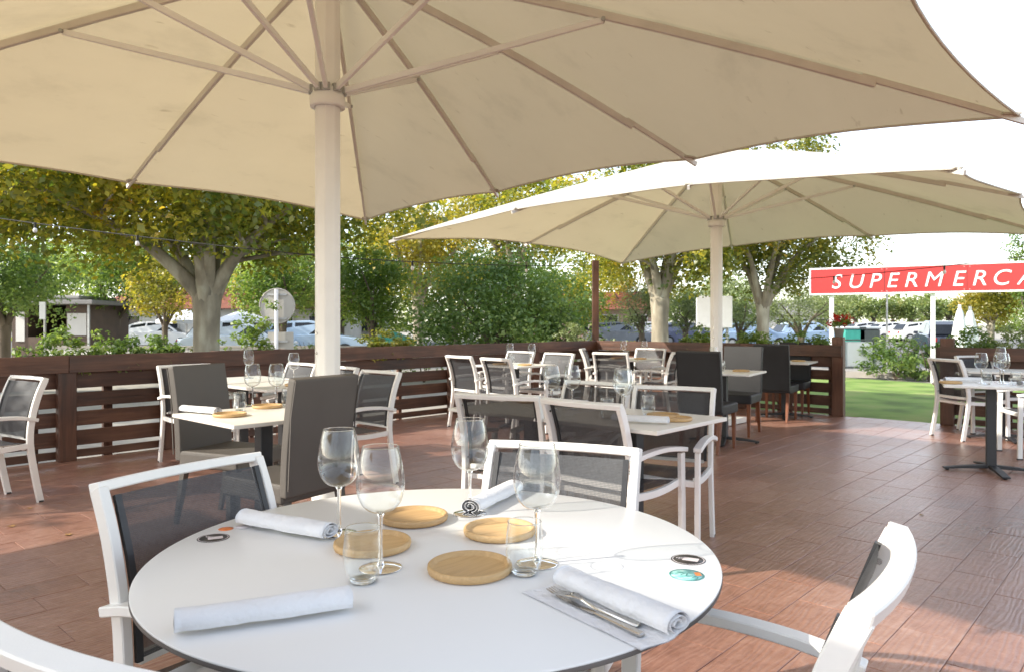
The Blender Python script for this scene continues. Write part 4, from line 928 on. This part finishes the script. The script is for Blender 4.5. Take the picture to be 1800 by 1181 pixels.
# clipped row of plane trees across the car park
rr = random.Random(77)
for k in range(8):
    px = 1470 + 33 * k
    tree('plane_tree', ['clipped', 'pale', 'yellowish', 'round', 'bushy', 'small', 'low', 'broad'][k] + ' lime green tree in the row across the car park, ' + ['first', 'second', 'third', 'fourth', 'fifth', 'sixth', 'seventh', 'eighth'][k] + ' from the left', gb(px, 62 + rr.uniform(-2, 2)), 1.7, 3.6, 1.5, 1.5, M['lf_far'], M['bark_dark'], 100 + k, .13, 1.6, 22, (.5, .8), 60, .26, (0, 0), .4, 4, 'row of lime green trees across the car park')
# far wooded ridge
def wood_mass(name, label, x0, x1, Y, h0, h1, seed, mat, size):
    rr = random.Random(seed); mb = MB(); n = int(abs(x1 - x0) / 2.2); cl = []
    for k in range(n):
        x = x0 + (x1 - x0) * (k + rr.random()) / n; top = rr.uniform(h0, h1)
        for z in range(int(top / 1.7)): cl.append((Vector((x + rr.uniform(-1, 1), Y + rr.uniform(-3, 3), .7 + z * 1.7)), rr.uniform(1.2, 2.1)))
    tag(foliage(name, mat, None, cl, 34, size, rr), label, 'wood', kind='stuff')
wood_mass('woodland', 'hazy wooded belt along the horizon behind the car park', -120, 130, 120, 4.0, 7.5, 5, M['lf_far'], .6)
wood_mass('hedge', 'green belt of trees and hedges across the street on the left', -60, 18, 52, 2.0, 5.0, 6, M['lf_green'], .4)

def shrub(name, label, p, h, r, mat, seed, n=22, leaf=.06, per=900, stem=True, cat='plant', group=None, spread=.6):
    rr = random.Random(seed); root = thing(name, label, cat, p, 0, group)
    if stem:
        mb = MB()
        for k in range(6):
            a = rr.uniform(0, 6.28); q = r * rr.uniform(.2, .8); mb.tube([(0, 0, -.05), (math.cos(a) * q * .4, math.sin(a) * q * .4, h * .5), (math.cos(a) * q, math.sin(a) * q, h * .85)], [.012, .009, .004], 5)
        mb.build('stems', M['bark_dark'], root)
    cl = []
    for k in range(n):
        a = rr.uniform(0, 6.28); q = r * math.sqrt(rr.random()); z = h * rr.uniform(.15, 1) * (1 - .35 * (q / r) ** 2); cl.append((Vector((math.cos(a) * q, math.sin(a) * q, z)), rr.uniform(.25, .5) * r * spread))
    foliage('foliage', mat, root, cl, per, leaf, rr, .5)
    return root
GB_ = 'shrubs on the lawn edge'
shrub('shrub', 'leafy green bush on the lawn edge, right of the pale framed panel', at(1574, 17.6) + Vector((0, 0, -.1)), 1.15, .85, M['lf_dark'], 71, 46, .09, 1100, group=GB_)
shrub('shrub', 'smaller green bush on the lawn edge beside the white sign post', at(1632, 17.2) + Vector((0, 0, -.1)), .95, .55, M['lf_dark'], 72, 34, .09, 1500, group=GB_)
shrub('shrub', 'small round dark shrub on the pale grass behind the framed panel', at(1505, 24) + Vector((0, 0, -.1)), .75, .35, M['lf_dark'], 73, 14, .08, 500, group=GB_)
for k, (px, Y, h, r, mt, lab) in enumerate(((330, 17, .95, .55, 'lf_olive', 'low olive coloured bush left of the big plane trunk'), (420, 18, .9, .5, 'lf_green', 'low bright bush right of the big plane trunk'),
        (545, 18.5, 1.05, .55, 'lf_green', 'low bright bush between traffic sign and parasol pole'), (745, 17, 1.0, .6, 'lf_green', 'low bright bush left of the dense evergreen'),
        (1010, 19, 1.0, .55, 'lf_grey', 'low grey green bush left of the dark corner post'), (1075, 21, 1.05, .6, 'lf_grey', 'low grey green bush right of the dark corner post'),
        (1110, 22, .9, .5, 'lf_yellow', 'low yellowish bush left of the thick plane trunk'), (1215, 22, 1.0, .6, 'lf_green', 'low green bush right of the thick plane trunk'), (1380, 24, .95, .7, 'lf_green', 'low green bush under the olive tree by the sign'))):
    shrub('shrub', lab, at(px, Y) + Vector((0, 0, -.1)), h, r, M[mt], 300 + k, 30, .08, 900, group='low bushes along the outside of the fence')
# trough plants along the fences
def trough(label, p, rz, L, seed, mat=None, h=.20, n=16, over=.10, flower=False):
    root = thing('planted_trough', label, 'planter', p, rz, 'planted troughs hung behind the fence'); rr = random.Random(seed)
    mb = MB(); w, hh = .20, .20
    mb.box((0, 0, .01), (L, w, .02)); mb.box((0, -w / 2, hh / 2), (L, .018, hh)); mb.box((0, w / 2, hh / 2), (L, .018, hh)); mb.box((-L / 2, 0, hh / 2), (.018, w, hh)); mb.box((L / 2, 0, hh / 2), (.018, w, hh)); mb.build('box', M['fence'], root)
    mb = MB(); mb.box((0, 0, hh - .04), (L - .03, w - .03, .03)); mb.build('soil', M['soil'], root)
    for s in (-1, 1):
        mb = MB(); mb.bar([(s * L * .35, 0, 0), (s * L * .35, 0, -p[2] - .1)], .05, .05, (1, 0, 0)); mb.build('support', M['post'], root)
    cl = []
    for k in range(n):
        x = rr.gauss(0, L * .22); x = max(-L / 2, min(L / 2, x)); y = rr.uniform(-.10, .10); z = hh + h * rr.random() * (1 - abs(x) / L); cl.append((Vector((x, y, z)), rr.uniform(.05, .10)))
    for k in range(int(n * over * 4)):
        x = rr.uniform(-L * .35, L * .35); cl.append((Vector((x, -.24 - .02 * rr.random(), hh - .02 - rr.random() * .13)), rr.uniform(.03, .055)))
        cl.append((Vector((x, -.17, hh + .03)), .06))
    foliage('foliage', mat or M['lf_green'], root, cl, 5200, .045, rr, .5)
    return root
RZL, RZB = TH, TH - math.pi / 2
def fence_pt_left(px):      # point of the left fence line seen in column px
    k = (px - 900) / FPX; # deck(s, T): x = k y
    T = FENCE_T - .20; s = (k * E2.y * T - E2.x * T) / (E1.x - k * E1.y); return deck(s, T, .755)
def fence_pt_back(px, z=.755):
    k = (px - 900) / FPX; S = BACK_S + .20; t = (k * E1.y * S - E1.x * S) / (E2.x - k * E2.y); return deck(S, t, z)
trough('trough of bright green leafy plants on the far left fence', fence_pt_left(128), RZL, .9, 81, M['lf_green'], .26, 22)
trough('trough of trailing dark green plants hanging over the left fence', fence_pt_left(245), RZL, .9, 82, M['lf_dark'], .17, 22, .3)
trough('trough with a thin upright vine on the fence left of the round traffic sign', fence_pt_left(425), RZL, .6, 83, M['lf_green'], .5, 10, 0)
trough('trough with a small vine on the fence beside the round traffic sign', fence_pt_left(466), RZL, .5, 84, M['lf_green'], .62, 14, 0)
trough('trough of dry trailing plants over the fence just right of the big parasol pole', fence_pt_left(668), RZL, .9, 85, M['lf_olive'], .2, 22, .3)
trough('trough of low plants at the fence corner beside the dark post', fence_pt_left(1005), RZL, .9, 86, M['lf_grey'], .3, 18)
trough('trough of green plants on the back fence left of the far parasol pole', fence_pt_back(1232), RZB, .9, 87, M['lf_green'], .26, 22, .2)
trough('trough of green plants on the back fence right of the far parasol pole', fence_pt_back(1330), RZB, 1.0, 88, M['lf_green'], .16, 24)
trough('trough of sparse plants on the back fence near the gate post', fence_pt_back(1425), RZB, .8, 89, M['lf_dark'], .2, 12)
trough('trough of mixed plants on the fence right of the gate gap', fence_pt_back(1722), RZB, .9, 90, M['lf_dark'], .28, 18)
trough('trough of pale flowering plants on the right fence at the picture edge', fence_pt_back(1790), RZB, .8, 91, M['lf_grey'], .3, 18)
# geranium on the gate post
gp = deck(BACK_S, gate_post, 1.07)
gr = thing('potted_geranium', 'red geranium in a small pot on top of the gate post', 'plant', gp + Vector((0, 0, 0)))
mb = MB(); mb.lathe([(0, 0), (.05, 0), (.065, .10), (.072, .10), (.072, .12), (.06, .12), (.055, .10), (0, .10)], 20); mb.build('pot', M['galv'], gr)
rr = random.Random(9); cl = [(Vector((rr.uniform(-.10, .10), rr.uniform(-.08, .08), .15 + rr.random() * .08)), .05) for k in range(8)]
foliage('foliage', M['lf_dark'], gr, cl, 5000, .05, rr, .8)
cl = [(Vector((x, y, z)), .062) for x, y, z in ((-.12, 0, .20), (-.06, -.04, .25), (.0, 0, .21), (.04, .03, .26), (.10, 0, .28), (.13, -.03, .22), (-.02, .05, .28), (.06, -.05, .19))]
foliage('flowers', M['petal'], gr, cl, 7000, .028, rr, .9, 1.0)

# ------------------------------------------------------------------ red shop sign on white posts
SA, SB = at(1423, 17.0), at(1640, 15.75); SA.z = SB.z = 0
sd = (SB - SA).normalized(); SL = 6.2
sg = thing('shop_sign', 'long red sign board with white letters on white posts beyond the lawn', 'sign', SA, math.atan2(sd.y, sd.x))
zb, zt = 1.90, 2.52
mb = MB(); mb.box((SL / 2, 0, (zb + zt) / 2), (SL - .07, .06, zt - zb - .07)); mb.build('board', M['sign_red'], sg)
for nm, c, s in (('frame_bar', (SL / 2, 0, zt - .018), (SL, .085, .036)), ('frame_bar', (SL / 2, 0, zb + .018), (SL, .085, .036)), ('frame_bar', (.018, 0, (zb + zt) / 2), (.036, .085, zt - zb - .073)), ('frame_bar', (SL - .018, 0, (zb + zt) / 2), (.036, .085, zt - zb - .073))):
    mb = MB(); mb.box(c, s); mb.build(nm, M['sign_white'], sg, bevel=.004)
for px in (1461, 1640, 1850):
    k = (px - 900) / FPX; x = (k * SA.y - SA.x) / (sd.x - k * sd.y)
    mb = MB(); mb.box((x, .09, zt / 2 - .05), (.09, .09, zt + .1)); mb.build('post', M['sign_white'], sg, bevel=.005)
for k in range(1, 4):
    mb = MB(); mb.box((SL * k / 4, -.0325, (zb + zt) / 2), (.008, .006, zt - zb - .074)); mb.build('panel_joint', M['stk_black'], sg)
    for z in (zb + .07, zt - .07):
        for dx in (-.05, .05): mb = MB(); mb.tube([(SL * k / 4 + dx, -.03, z), (SL * k / 4 + dx, -.038, z)], .010, 8); mb.build('rivet', M['galv'], sg)
txt = bpy.data.curves.new('sign_letters', 'FONT'); txt.body = 'SUPERMERCADO'; txt.size = .43; txt.shear = .22; txt.space_character = 1.42; txt.extrude = .006; txt.resolution_u = 4
to = bpy.data.objects.new('tmp', txt); COL.objects.link(to); bpy.context.view_layer.update()
me = bpy.data.meshes.new_from_object(to.evaluated_get(bpy.context.evaluated_depsgraph_get())); bpy.data.objects.remove(to); me.materials.clear()
# split the word into letters, each a part of its own
xs = sorted(v.co.x for v in me.vertices); 
bm = bmesh.new(); bm.from_mesh(me); bm.verts.ensure_lookup_table(); seen = set(); isl = []
for v in bm.verts:
    if v.index in seen: continue
    st = [v]; comp = []
    while st:
        q = st.pop()
        if q.index in seen: continue
        seen.add(q.index); comp.append(q.index)
        for e in q.link_edges: st.append(e.other_vert(q))
    isl.append(comp)
isl.sort(key=lambda c: min(bm.verts[i].co.x for i in c))
merged = []
for c in isl:
    lo, hi = min(bm.verts[i].co.x for i in c), max(bm.verts[i].co.x for i in c)
    if merged and lo < merged[-1][1] - .02: merged[-1][0].extend(c); merged[-1][1] = max(hi, merged[-1][1])
    else: merged.append([list(c), hi])
isl = [c for c, _ in merged]
def sign_x(px):
    k = (px - 900) / FPX; return (k * SA.y - SA.x) / (sd.x - k * sd.y)
LX = [sign_x(p) for p in (1463, 1494, 1529, 1560, 1591, 1626, 1675, 1710, 1747, 1787)]; LX += [LX[-1] + .56, LX[-1] + 1.02]
for c, lx in zip(isl, LX):
    idx = {i: k for k, i in enumerate(c)}; fs = [tuple(idx[v.index] for v in f.verts) for f in bm.faces if f.verts[0].index in idx]
    xm = min(bm.verts[i].co.x for i in c)
    vs = [((bm.verts[i].co.x - xm) * 1.05 + lx, -.040 - bm.verts[i].co.z, bm.verts[i].co.y * 1.06 + (zb + zt) / 2 - .165) for i in c]
    mb = MB(); mb.add(vs, fs); mb.build('letter', M['sign_white'], sg)
bm.free()

# pale framed panel on the lawn edge
pf = thing('framed_panel', 'pale grey framed panel standing at the lawn edge beyond the gate', 'panel', at(1519, 18.2) + Vector((0, 0, -.05)))
mb = MB(); mb.box((0, 0, .56), (.94, .02, .60)); mb.build('pane', M['panel_pale'], pf)
for x in (-.50, .22, .50):
    mb = MB(); mb.box((x, -.005, .45), (.035, .045, .98)); mb.build('upright', M['frame_dark'], pf)
for z in (.90, .22):
    mb = MB(); mb.box((0, -.008, z), (1.04, .04, .035)); mb.build('rail', M['frame_dark'], pf)
# thin grey pole behind the lawn
pl = thing('lamp_pole', 'thin grey pole rising behind the lawn bush', 'pole', at(1559, 22) + Vector((0, 0, -.1)))
mb = MB(); mb.tube([(0, 0, 0), (0, 0, 2.45)], .028, 8); mb.build('shaft', M['galv'], pl); mb = MB(); mb.tube([(0, 0, 2.44), (0, 0, 2.52)], [.04, .03], 8); mb.build('cap', M['galv'], pl)

# ------------------------------------------------------------------ traffic sign, kiosk, houses, cars
ts = thing('traffic_sign', 'back of a round traffic sign with small plate on a grey pole', 'sign', at(486, 11.6) + Vector((0, 0, -.1)), R(4))
r_ = 30.5 * 11.6 / FPX; zc = CAM_H + (569 - 538) * 11.6 / FPX + .1
mb = MB(); mb.tube([(0, 0, 0), (0, 0, zc + .26)], .03, 12); mb.build('pole', M['sign_white'], ts)
mb = MB(); mb.tube([(-.0, .05, zc), (-.0, .062, zc)], r_, 48, smooth=False); disc = mb.build('disc', M['sign_back'], ts)
mb = MB(); mb.tube([(r_ * math.cos(2 * math.pi * k / 48), .045, zc + r_ * math.sin(2 * math.pi * k / 48)) for k in range(49)], .009, 6, cap=False); mb.build('rolled_edge', M['sign_back'], disc)
for z in (zc + .18, zc - .2):
    mb = MB(); mb.box((0, .04, z), (.30, .02, .03)); mb.build('bracket', M['galv'], ts)
mb = MB(); mb.box((.05, .06, zc - .56), (.40, .012, .30)); mb.build('plate', M['sign_back'], ts)
mb = MB(); mb.box((.0, .04, zc - .56), (.34, .02, .03)); mb.build('bracket', M['galv'], ts)

def quadbox(name, mat, par, x0, x1, y0, y1, z0, z1, bevel=0):
    mb = MB(); mb.box(((x0 + x1) / 2, (y0 + y1) / 2, (z0 + z1) / 2), (x1 - x0, y1 - y0, z1 - z0)); return mb.build(name, mat, par, bevel=bevel)
ki = thing('kiosk', 'brown kiosk with flat overhanging roof and dark openings at the left edge', 'kiosk', at(88, 25) + Vector((0, 0, -.1)))
quadbox('wall', M['brown_clad'], ki, -1.3, -.75, 0, 2.6, 0, 1.98); quadbox('wall', M['brown_clad'], ki, -.75, .55, 2.4, 2.6, 0, 1.98); quadbox('wall', M['brown_clad'], ki, .55, 1.32, 0, 2.6, 0, 1.98)
mb = MB(); mb.prism([(-1.75, -.55), (1.75, -.55), (1.75, 2.9), (-1.75, 2.9)], 1.99, 2.14); rf = mb.build('roof', M['grey_roof'], ki, bevel=.02)
mb = MB(); mb.prism([(-1.5, -.3), (1.2, -.3), (.9, 2.6), (-1.3, 2.6)], 2.142, 2.30); mb.build('roof_cap', M['grey_roof'], rf, bevel=.05)
quadbox('counter', M['brown_clad'], ki, -.75, .55, -.15, .2, 0, .9); quadbox('door', M['plaster'], ki, -1.15, -.85, -.03, -.002, .75, 1.75)
quadbox('post', M['galv'], ki, -1.62, -1.56, -.4, -.34, 0, 1.98); quadbox('post', M['galv'], ki, 1.5, 1.56, -.4, -.34, 0, 1.98); quadbox('shutter', M['plaster'], ki, .60, 1.25, -.03, -.002, .95, 1.7)
ps = thing('street_sign', 'small pale street sign on a thin post in front of the kiosk', 'sign', at(79, 17) + Vector((0, 0, -.1)))
mb = MB(); mb.tube([(0, 0, 0), (0, 0, 1.85)], .025, 8); mb.build('post', M['galv'], ps); quadbox('plate', M['panel_pale'], ps, -.11, .03, -.035, -.027, 1.45, 1.85)

def house(label, p, w, d, h, wall, roof, seed, nwin=4, awn=True):
    rr = random.Random(seed); ho = thing('house', label, 'house', p)
    quadbox('wall', wall, ho, -w / 2, w / 2, 0, d, 0, h)
    mb = MB(); mb.prism([(-.5, h), (d + .5, h), (d / 2, h + d * .22)], -w / 2 - .4, w / 2 + .4, Matrix(((0, 0, 1, 0), (1, 0, 0, 0), (0, 1, 0, 0.005), (0, 0, 0, 1)))); mb.build('roof', roof, ho)
    for k in range(nwin):
        x = -w / 2 + w * (k + .5) / nwin; z0 = .0 if k == nwin // 2 else .85; z1 = min(h - .4, 2.05); hw = w / nwin * .28
        wd = quadbox('door' if z0 == 0 else 'window', M['window'], ho, x - hw, x + hw, -.03, -.005, z0 + .05, z1)
        for a, b, c, e in ((x - hw - .07, x - hw, z0 + .05, z1 + .07), (x + hw, x + hw + .07, z0 + .05, z1 + .07), (x - hw, x + hw, z1, z1 + .07)): quadbox('frame', M['plaster'], wd, a, b, -.06, -.004, c, e)
        if z0: quadbox('sill', M['kerb'], wd, x - hw - .1, x + hw + .1, -.12, -.003, z0 - .03, z0 + .05)
    return ho
house('low white house with red tiled roof behind the big plane trunk', at(395, 40) + Vector((0, 0, -.1)), 12.5, 6, 2.15, M['plaster'], M['tile_roof'], 1, 6)
house('white house half hidden behind the trees left of the parasol pole', at(560, 46) + Vector((0, 0, -.1)), 7, 6, 3.0, M['plaster'], M['grey_roof'], 2, 4)
house('pink house seen between the trees beside the dark corner post', at(1045, 50) + Vector((0, 0, -.1)), 8, 6, 2.3, M['plaster_pink'], M['tile_roof'], 3, 4)
house('pale house far behind the olive trees in the middle', at(1340, 74) + Vector((0, 0, -.1)), 14, 7, 2.2, M['plaster'], M['grey_roof'], 4, 7)
wb = thing('billboard', 'blank white billboard just left of the far parasol pole', 'billboard', at(1256, 27) + Vector((0, 0, -.1)))
quadbox('panel', M['sign_white'], wb, -.66, .66, 0, .08, 1.2, 2.36, .01)
for x in (-.5, .5): quadbox('leg', M['galv'], wb, x - .04, x + .04, .085, .16, 0, 2.2)
lw = thing('low_wall', 'long low white wall across the street on the left', 'wall', at(235, 22) + Vector((0, 0, -.1)))
quadbox('wall', M['plaster'], lw, -2.6, 7.2, 0, .2, 0, .62); quadbox('coping', M['kerb'], lw, -2.65, 7.25, -.03, .23, .622, .69)

def car():
    root = thing('parked_car', 'x', 'car', group='cars parked in the street')
    body = [(-2.05, .28), (-2.1, .55), (-2.0, .82), (-1.55, .90), (-1.2, .92), (.75, .95), (1.2, .90), (1.9, .78), (2.1, .6), (2.12, .32), (1.75, .24), (-1.75, .22)]
    mb = MB(); n = len(body); secs = [(-.84, .94), (-.80, 1.0), (0, 1.0), (.80, 1.0), (.84, .94)]
    vs = [(x * q, y, z * (1 if q == 1 else .985)) for y, q in secs for x, z in body]
    fs = [(i * n + k, i * n + (k + 1) % n, (i + 1) * n + (k + 1) % n, (i + 1) * n + k) for i in range(4) for k in range(n)] + [tuple(range(n))[::-1], tuple(range(4 * n, 5 * n))]
    mb.add(vs, fs); mb.build('body', None, root, bevel=.03, segs=2)
    cab = [(-1.75, .90), (-1.45, 1.30), (-1.0, 1.44), (.0, 1.47), (.45, 1.38), (1.1, .93)]
    n = len(cab); vs = [(x, y * w, z) for y in (-1, 1) for (x, z), w in zip(cab, (.78, .66, .62, .62, .65, .76))]
    mb = MB(); mb.add(vs, [tuple(range(n))[::-1], tuple(range(n, 2 * n))] + [(k, k + 1, n + k + 1, n + k) for k in range(n - 1)]); mb.build('cabin', None, root, bevel=.03, segs=2)
    for s in (-1, 1):
        for xs_ in (((-1.50, .95), (-1.32, 1.26), (-.62, 1.38), (-.62, .96)), ((-.52, .96), (-.52, 1.385), (-.02, 1.39), (.38, 1.32), (.88, .97))):
            def wy(z): return .765 - (z - .93) * .26
            mb = MB(); mb.add([(x, s * wy(z), z) for x, z in xs_], [tuple(range(len(xs_)))]); mb.build('side_window', M['window'], root)
        mb = MB(); mb.box((.70, s * .86, .98), (.12, .16, .11)); mb.build('mirror', None, root, bevel=.02)
        for x in (-1.3, 1.3):
            mb = MB(); mb.tube([(x, s * .70, .31), (x, s * .87, .31)], .31, 20); w_ = mb.build('wheel', M['tyre'], root); mb = MB(); mb.tube([(x, s * .84, .31), (x, s * .885, .31)], .19, 16); mb.build('rim', M['rim_metal'], w_)
        mb = MB(); mb.box((2.03, s * .58, .66), (.10, .34, .13)); mb.build('headlight', M['lamp_glass'], root, bevel=.02)
        mb = MB(); mb.box((-2.03, s * .64, .70), (.08, .24, .18)); mb.build('tail_light', M['tail'], root, bevel=.02)
    mb = MB(); mb.add([(.50, -.60, 1.385), (.50, .60, 1.385), (1.09, .70, .96), (1.09, -.70, .96)], [(0, 3, 2, 1)]); mb.build('windscreen', M['window'], root)
    mb = MB(); mb.add([(-1.47, -.61, 1.31), (-1.47, .61, 1.31), (-1.77, .70, .93), (-1.77, -.70, .93)], [(0, 1, 2, 3)]); mb.build('rear_window', M['window'], root)
    return root
proto = car(); first = True
PAINT = {}
def put_car(p, deg, col, label):
    global first
    if col not in PAINT: PAINT[col] = pbr('car_paint', col, .25, .02, 2, coat=.6)
    if first: c = proto; first = False
    else: c = copy_tree(proto)
    c.location = (p.x, p.y, -.1); c.rotation_euler = (0, 0, R(deg)); c['label'] = label
    for k in kids(c):
        if k.name.split('.')[0] in ('body', 'cabin', 'mirror'):
            k.data = k.data.copy(); k.data.materials.clear(); k.data.materials.append(PAINT[col])
    return c
put_car(at(425, 27), 8, (.52, .60, .68), 'pale blue car parked behind the fence left of the traffic sign')
put_car(at(548, 28), 8, (.40, .52, .66), 'light blue car parked behind the fence at the parasol pole')
put_car(at(285, 40), 5, (.72, .72, .72), 'white car parked in the street behind the big plane trunk')
put_car(at(1085, 46), 5, (.20, .22, .26), 'dark grey car seen between the dark corner post and plane trunk')
put_car(at(1145, 49), 3, (.66, .67, .70), 'silver car parked left of the thick plane trunk')
put_car(at(1205, 46), 5, (.12, .13, .20), 'dark blue car parked right of the thick plane trunk')
put_car(at(1318, 40), 4, (.30, .42, .60), 'blue car parked behind the plane trunk near the red sign')
put_car(at(1418, 42), 2, (.35, .46, .62), 'blue car parked behind the olive tree under the sign')
put_car(at(1574, 56), 0, (.70, .70, .70), 'white car in the middle of the far car park')
put_car(at(1620, 54), 0, (.68, .67, .64), 'cream car right of the white car in the far car park')
put_car(at(1530, 58), 0, (.55, .56, .58), 'grey car at the left of the far car park')
put_car(at(1655, 31), 70, (.035, .04, .06), 'black car behind the white sign post right of the gate')
def bin_(p, mat, label):
    root = thing('waste_container', label, 'bin', p); mb = MB(); mb.prism([(-.55, -.4), (.55, -.4), (.6, .45), (-.6, .45)], .12, 1.05); mb.build('body', mat, root, bevel=.05)
    mb = MB(); mb.prism([(-.62, -.45), (.62, -.45), (.64, .5), (-.64, .5)], 1.055, 1.2); mb.build('lid', M['panel_pale'], root, bevel=.05)
    for x in (-.45, .45): mb = MB(); mb.tube([(x - .03, -.35, .09), (x + .03, -.35, .09)], .09, 10); mb.build('wheel', M['tyre'], root)
bin_(at(1497, 39) + Vector((0, 0, -.1)), M['teal'], 'teal waste container left of its dark twin beyond the gate'); bin_(at(1523, 39) + Vector((0, 0, -.1)), M['frame_dark'], 'dark waste container right of the teal one beyond the gate')
# closed white parasols at the right, green parasol canopy across the street, white street parasols
def closed_parasol(p, h, r, label, seed):
    root = thing('closed_parasol', label, 'parasol', p, 0, 'folded white parasols'); mb = MB(); mb.tube([(0, 0, 0), (0, 0, h)], .03, 8); mb.build('pole', M['sign_white'], root)
    mb = MB(); vs = []; n = 32; lv = [(0.15, .9), (.45, 1.0), (.7, .72), (.9, .40), (1.0, .10)]
    for t, q in lv: vs += [((r * q * (1 + .28 * math.sin(8 * 2 * math.pi * k / n + seed))) * math.cos(2 * math.pi * k / n), (r * q * (1 + .28 * math.sin(8 * 2 * math.pi * k / n + seed))) * math.sin(2 * math.pi * k / n), h * (.32 + .66 * t)) for k in range(n)]
    mb.add(vs, [(i * n + k, i * n + (k + 1) % n, (i + 1) * n + (k + 1) % n, (i + 1) * n + k) for i in range(4) for k in range(n)], True); mb.build('folded_canopy', M['sign_white'], root)
closed_parasol(at(1687, 15.5) + Vector((0, 0, -.1)), 1.75, .13, 'folded white parasol right of the gate, left of two', 1); closed_parasol(at(1705, 15.8) + Vector((0, 0, -.1)), 1.72, .13, 'folded white parasol right of the gate, right of two', 2)
def open_parasol(p, h, r, mat, label):
    root = thing('street_parasol', label, 'parasol', p, 0, 'small parasols in the street'); mb = MB(); mb.tube([(0, 0, 0), (0, 0, h)], .03, 8); mb.build('pole', M['sign_white'], root)
    mb = MB(); mb.lathe([(0, h), (r * .5, h - r * .16), (r, h - r * .36), (r, h - r * .48)], 8, smooth=False); mb.build('canopy', mat, root)
open_parasol(at(328, 31) + Vector((0, 0, -.1)), 1.95, 1.25, M['sign_white'], 'white street parasol left of the big plane trunk')
open_parasol(at(425, 30) + Vector((0, 0, -.1)), 1.9, 1.2, M['sign_white'], 'white street parasol right of the big plane trunk')
open_parasol(at(690, 16.5) + Vector((0, 0, -.1)), 1.18, .55, M['teal'], 'low green parasol behind the fence under the bright green tree')

# ------------------------------------------------------------------ string lights
def string_lights(label, a, b, sag, bulbs, n=28):
    root = thing('string_lights', label, 'string lights', a); d = b - a
    pt = lambda t: d * t + Vector((0, 0, -4 * sag * t * (1 - t)))
    mb = MB(); mb.tube([pt(k / n) for k in range(n + 1)], .005, 6); mb.build('cable', M['cable'], root)
    for t in bulbs:
        p = pt(t); mb = MB(); mb.tube([p + Vector((0, 0, .008)), p + Vector((0, 0, -.045))], .012, 10); so = mb.build('socket', M['cable'], root)
        mb = MB(); mb.lathe([(0, -.045), (.012, -.048), (.019, -.064), (.020, -.078), (.014, -.092), (0, -.097)], 14, tuple(p)); mb.build('bulb', M['bulb'], so)
string_lights('string lights crossing the plane tree at the left', at(-260, 7.6, 345), at(580, 6.9, 452), .04, [.18, .406, .62])
string_lights('string lights continuing right of the big parasol pole to the corner post', at(580, 6.9, 452), at(1040, 12.7, 466), .04, [.2, .62])
string_lights('string lights hanging in front of the red sign', at(1405, 9.9, 491), at(2050, 7.6, 415), .05, [.12, .46, .75])

# ------------------------------------------------------------------ fallen leaves on the floor
lm = bpy.data.meshes.new('fallen_leaf'); ol = [(0, -.05), (.022, -.03), (.055, -.035), (.035, -.005), (.06, .03), (.022, .025), (0, .065), (-.022, .025), (-.06, .03), (-.035, -.005), (-.055, -.035), (-.022, -.03)]
rl = random.Random(4); vs = [(x * .8, y * .8, .002 + .010 * abs(x) / .06 + .004 * rl.random()) for x, y in ol]
lm.from_pydata(vs + [(0, 0, .002)], [], [(k, (k + 1) % 12, 12) for k in range(12)]); M['dry_leaf'] = pbr('dry_leaf', (.30, .17, .06), .8, .2, 20); lm.materials.append(M['dry_leaf'])
for px, py, w_ in ((52, 893, 'in front of the lone left armchair'), (20, 925, 'at the left picture edge'), (120, 940, 'left of the near left armchair'), (1620, 905, 'in the open right part of the floor')):
    o = obj('fallen_leaf', lm, None, None, on(px, py) + Vector((0, 0, .001)), rl.uniform(0, 6.28)); sc_ = rl.uniform(.35, .6); o.scale = (sc_, sc_, sc_)
    tag(o, 'small dry brown leaf on the terrace floor ' + w_, 'leaf', 'fallen leaves on the terrace')
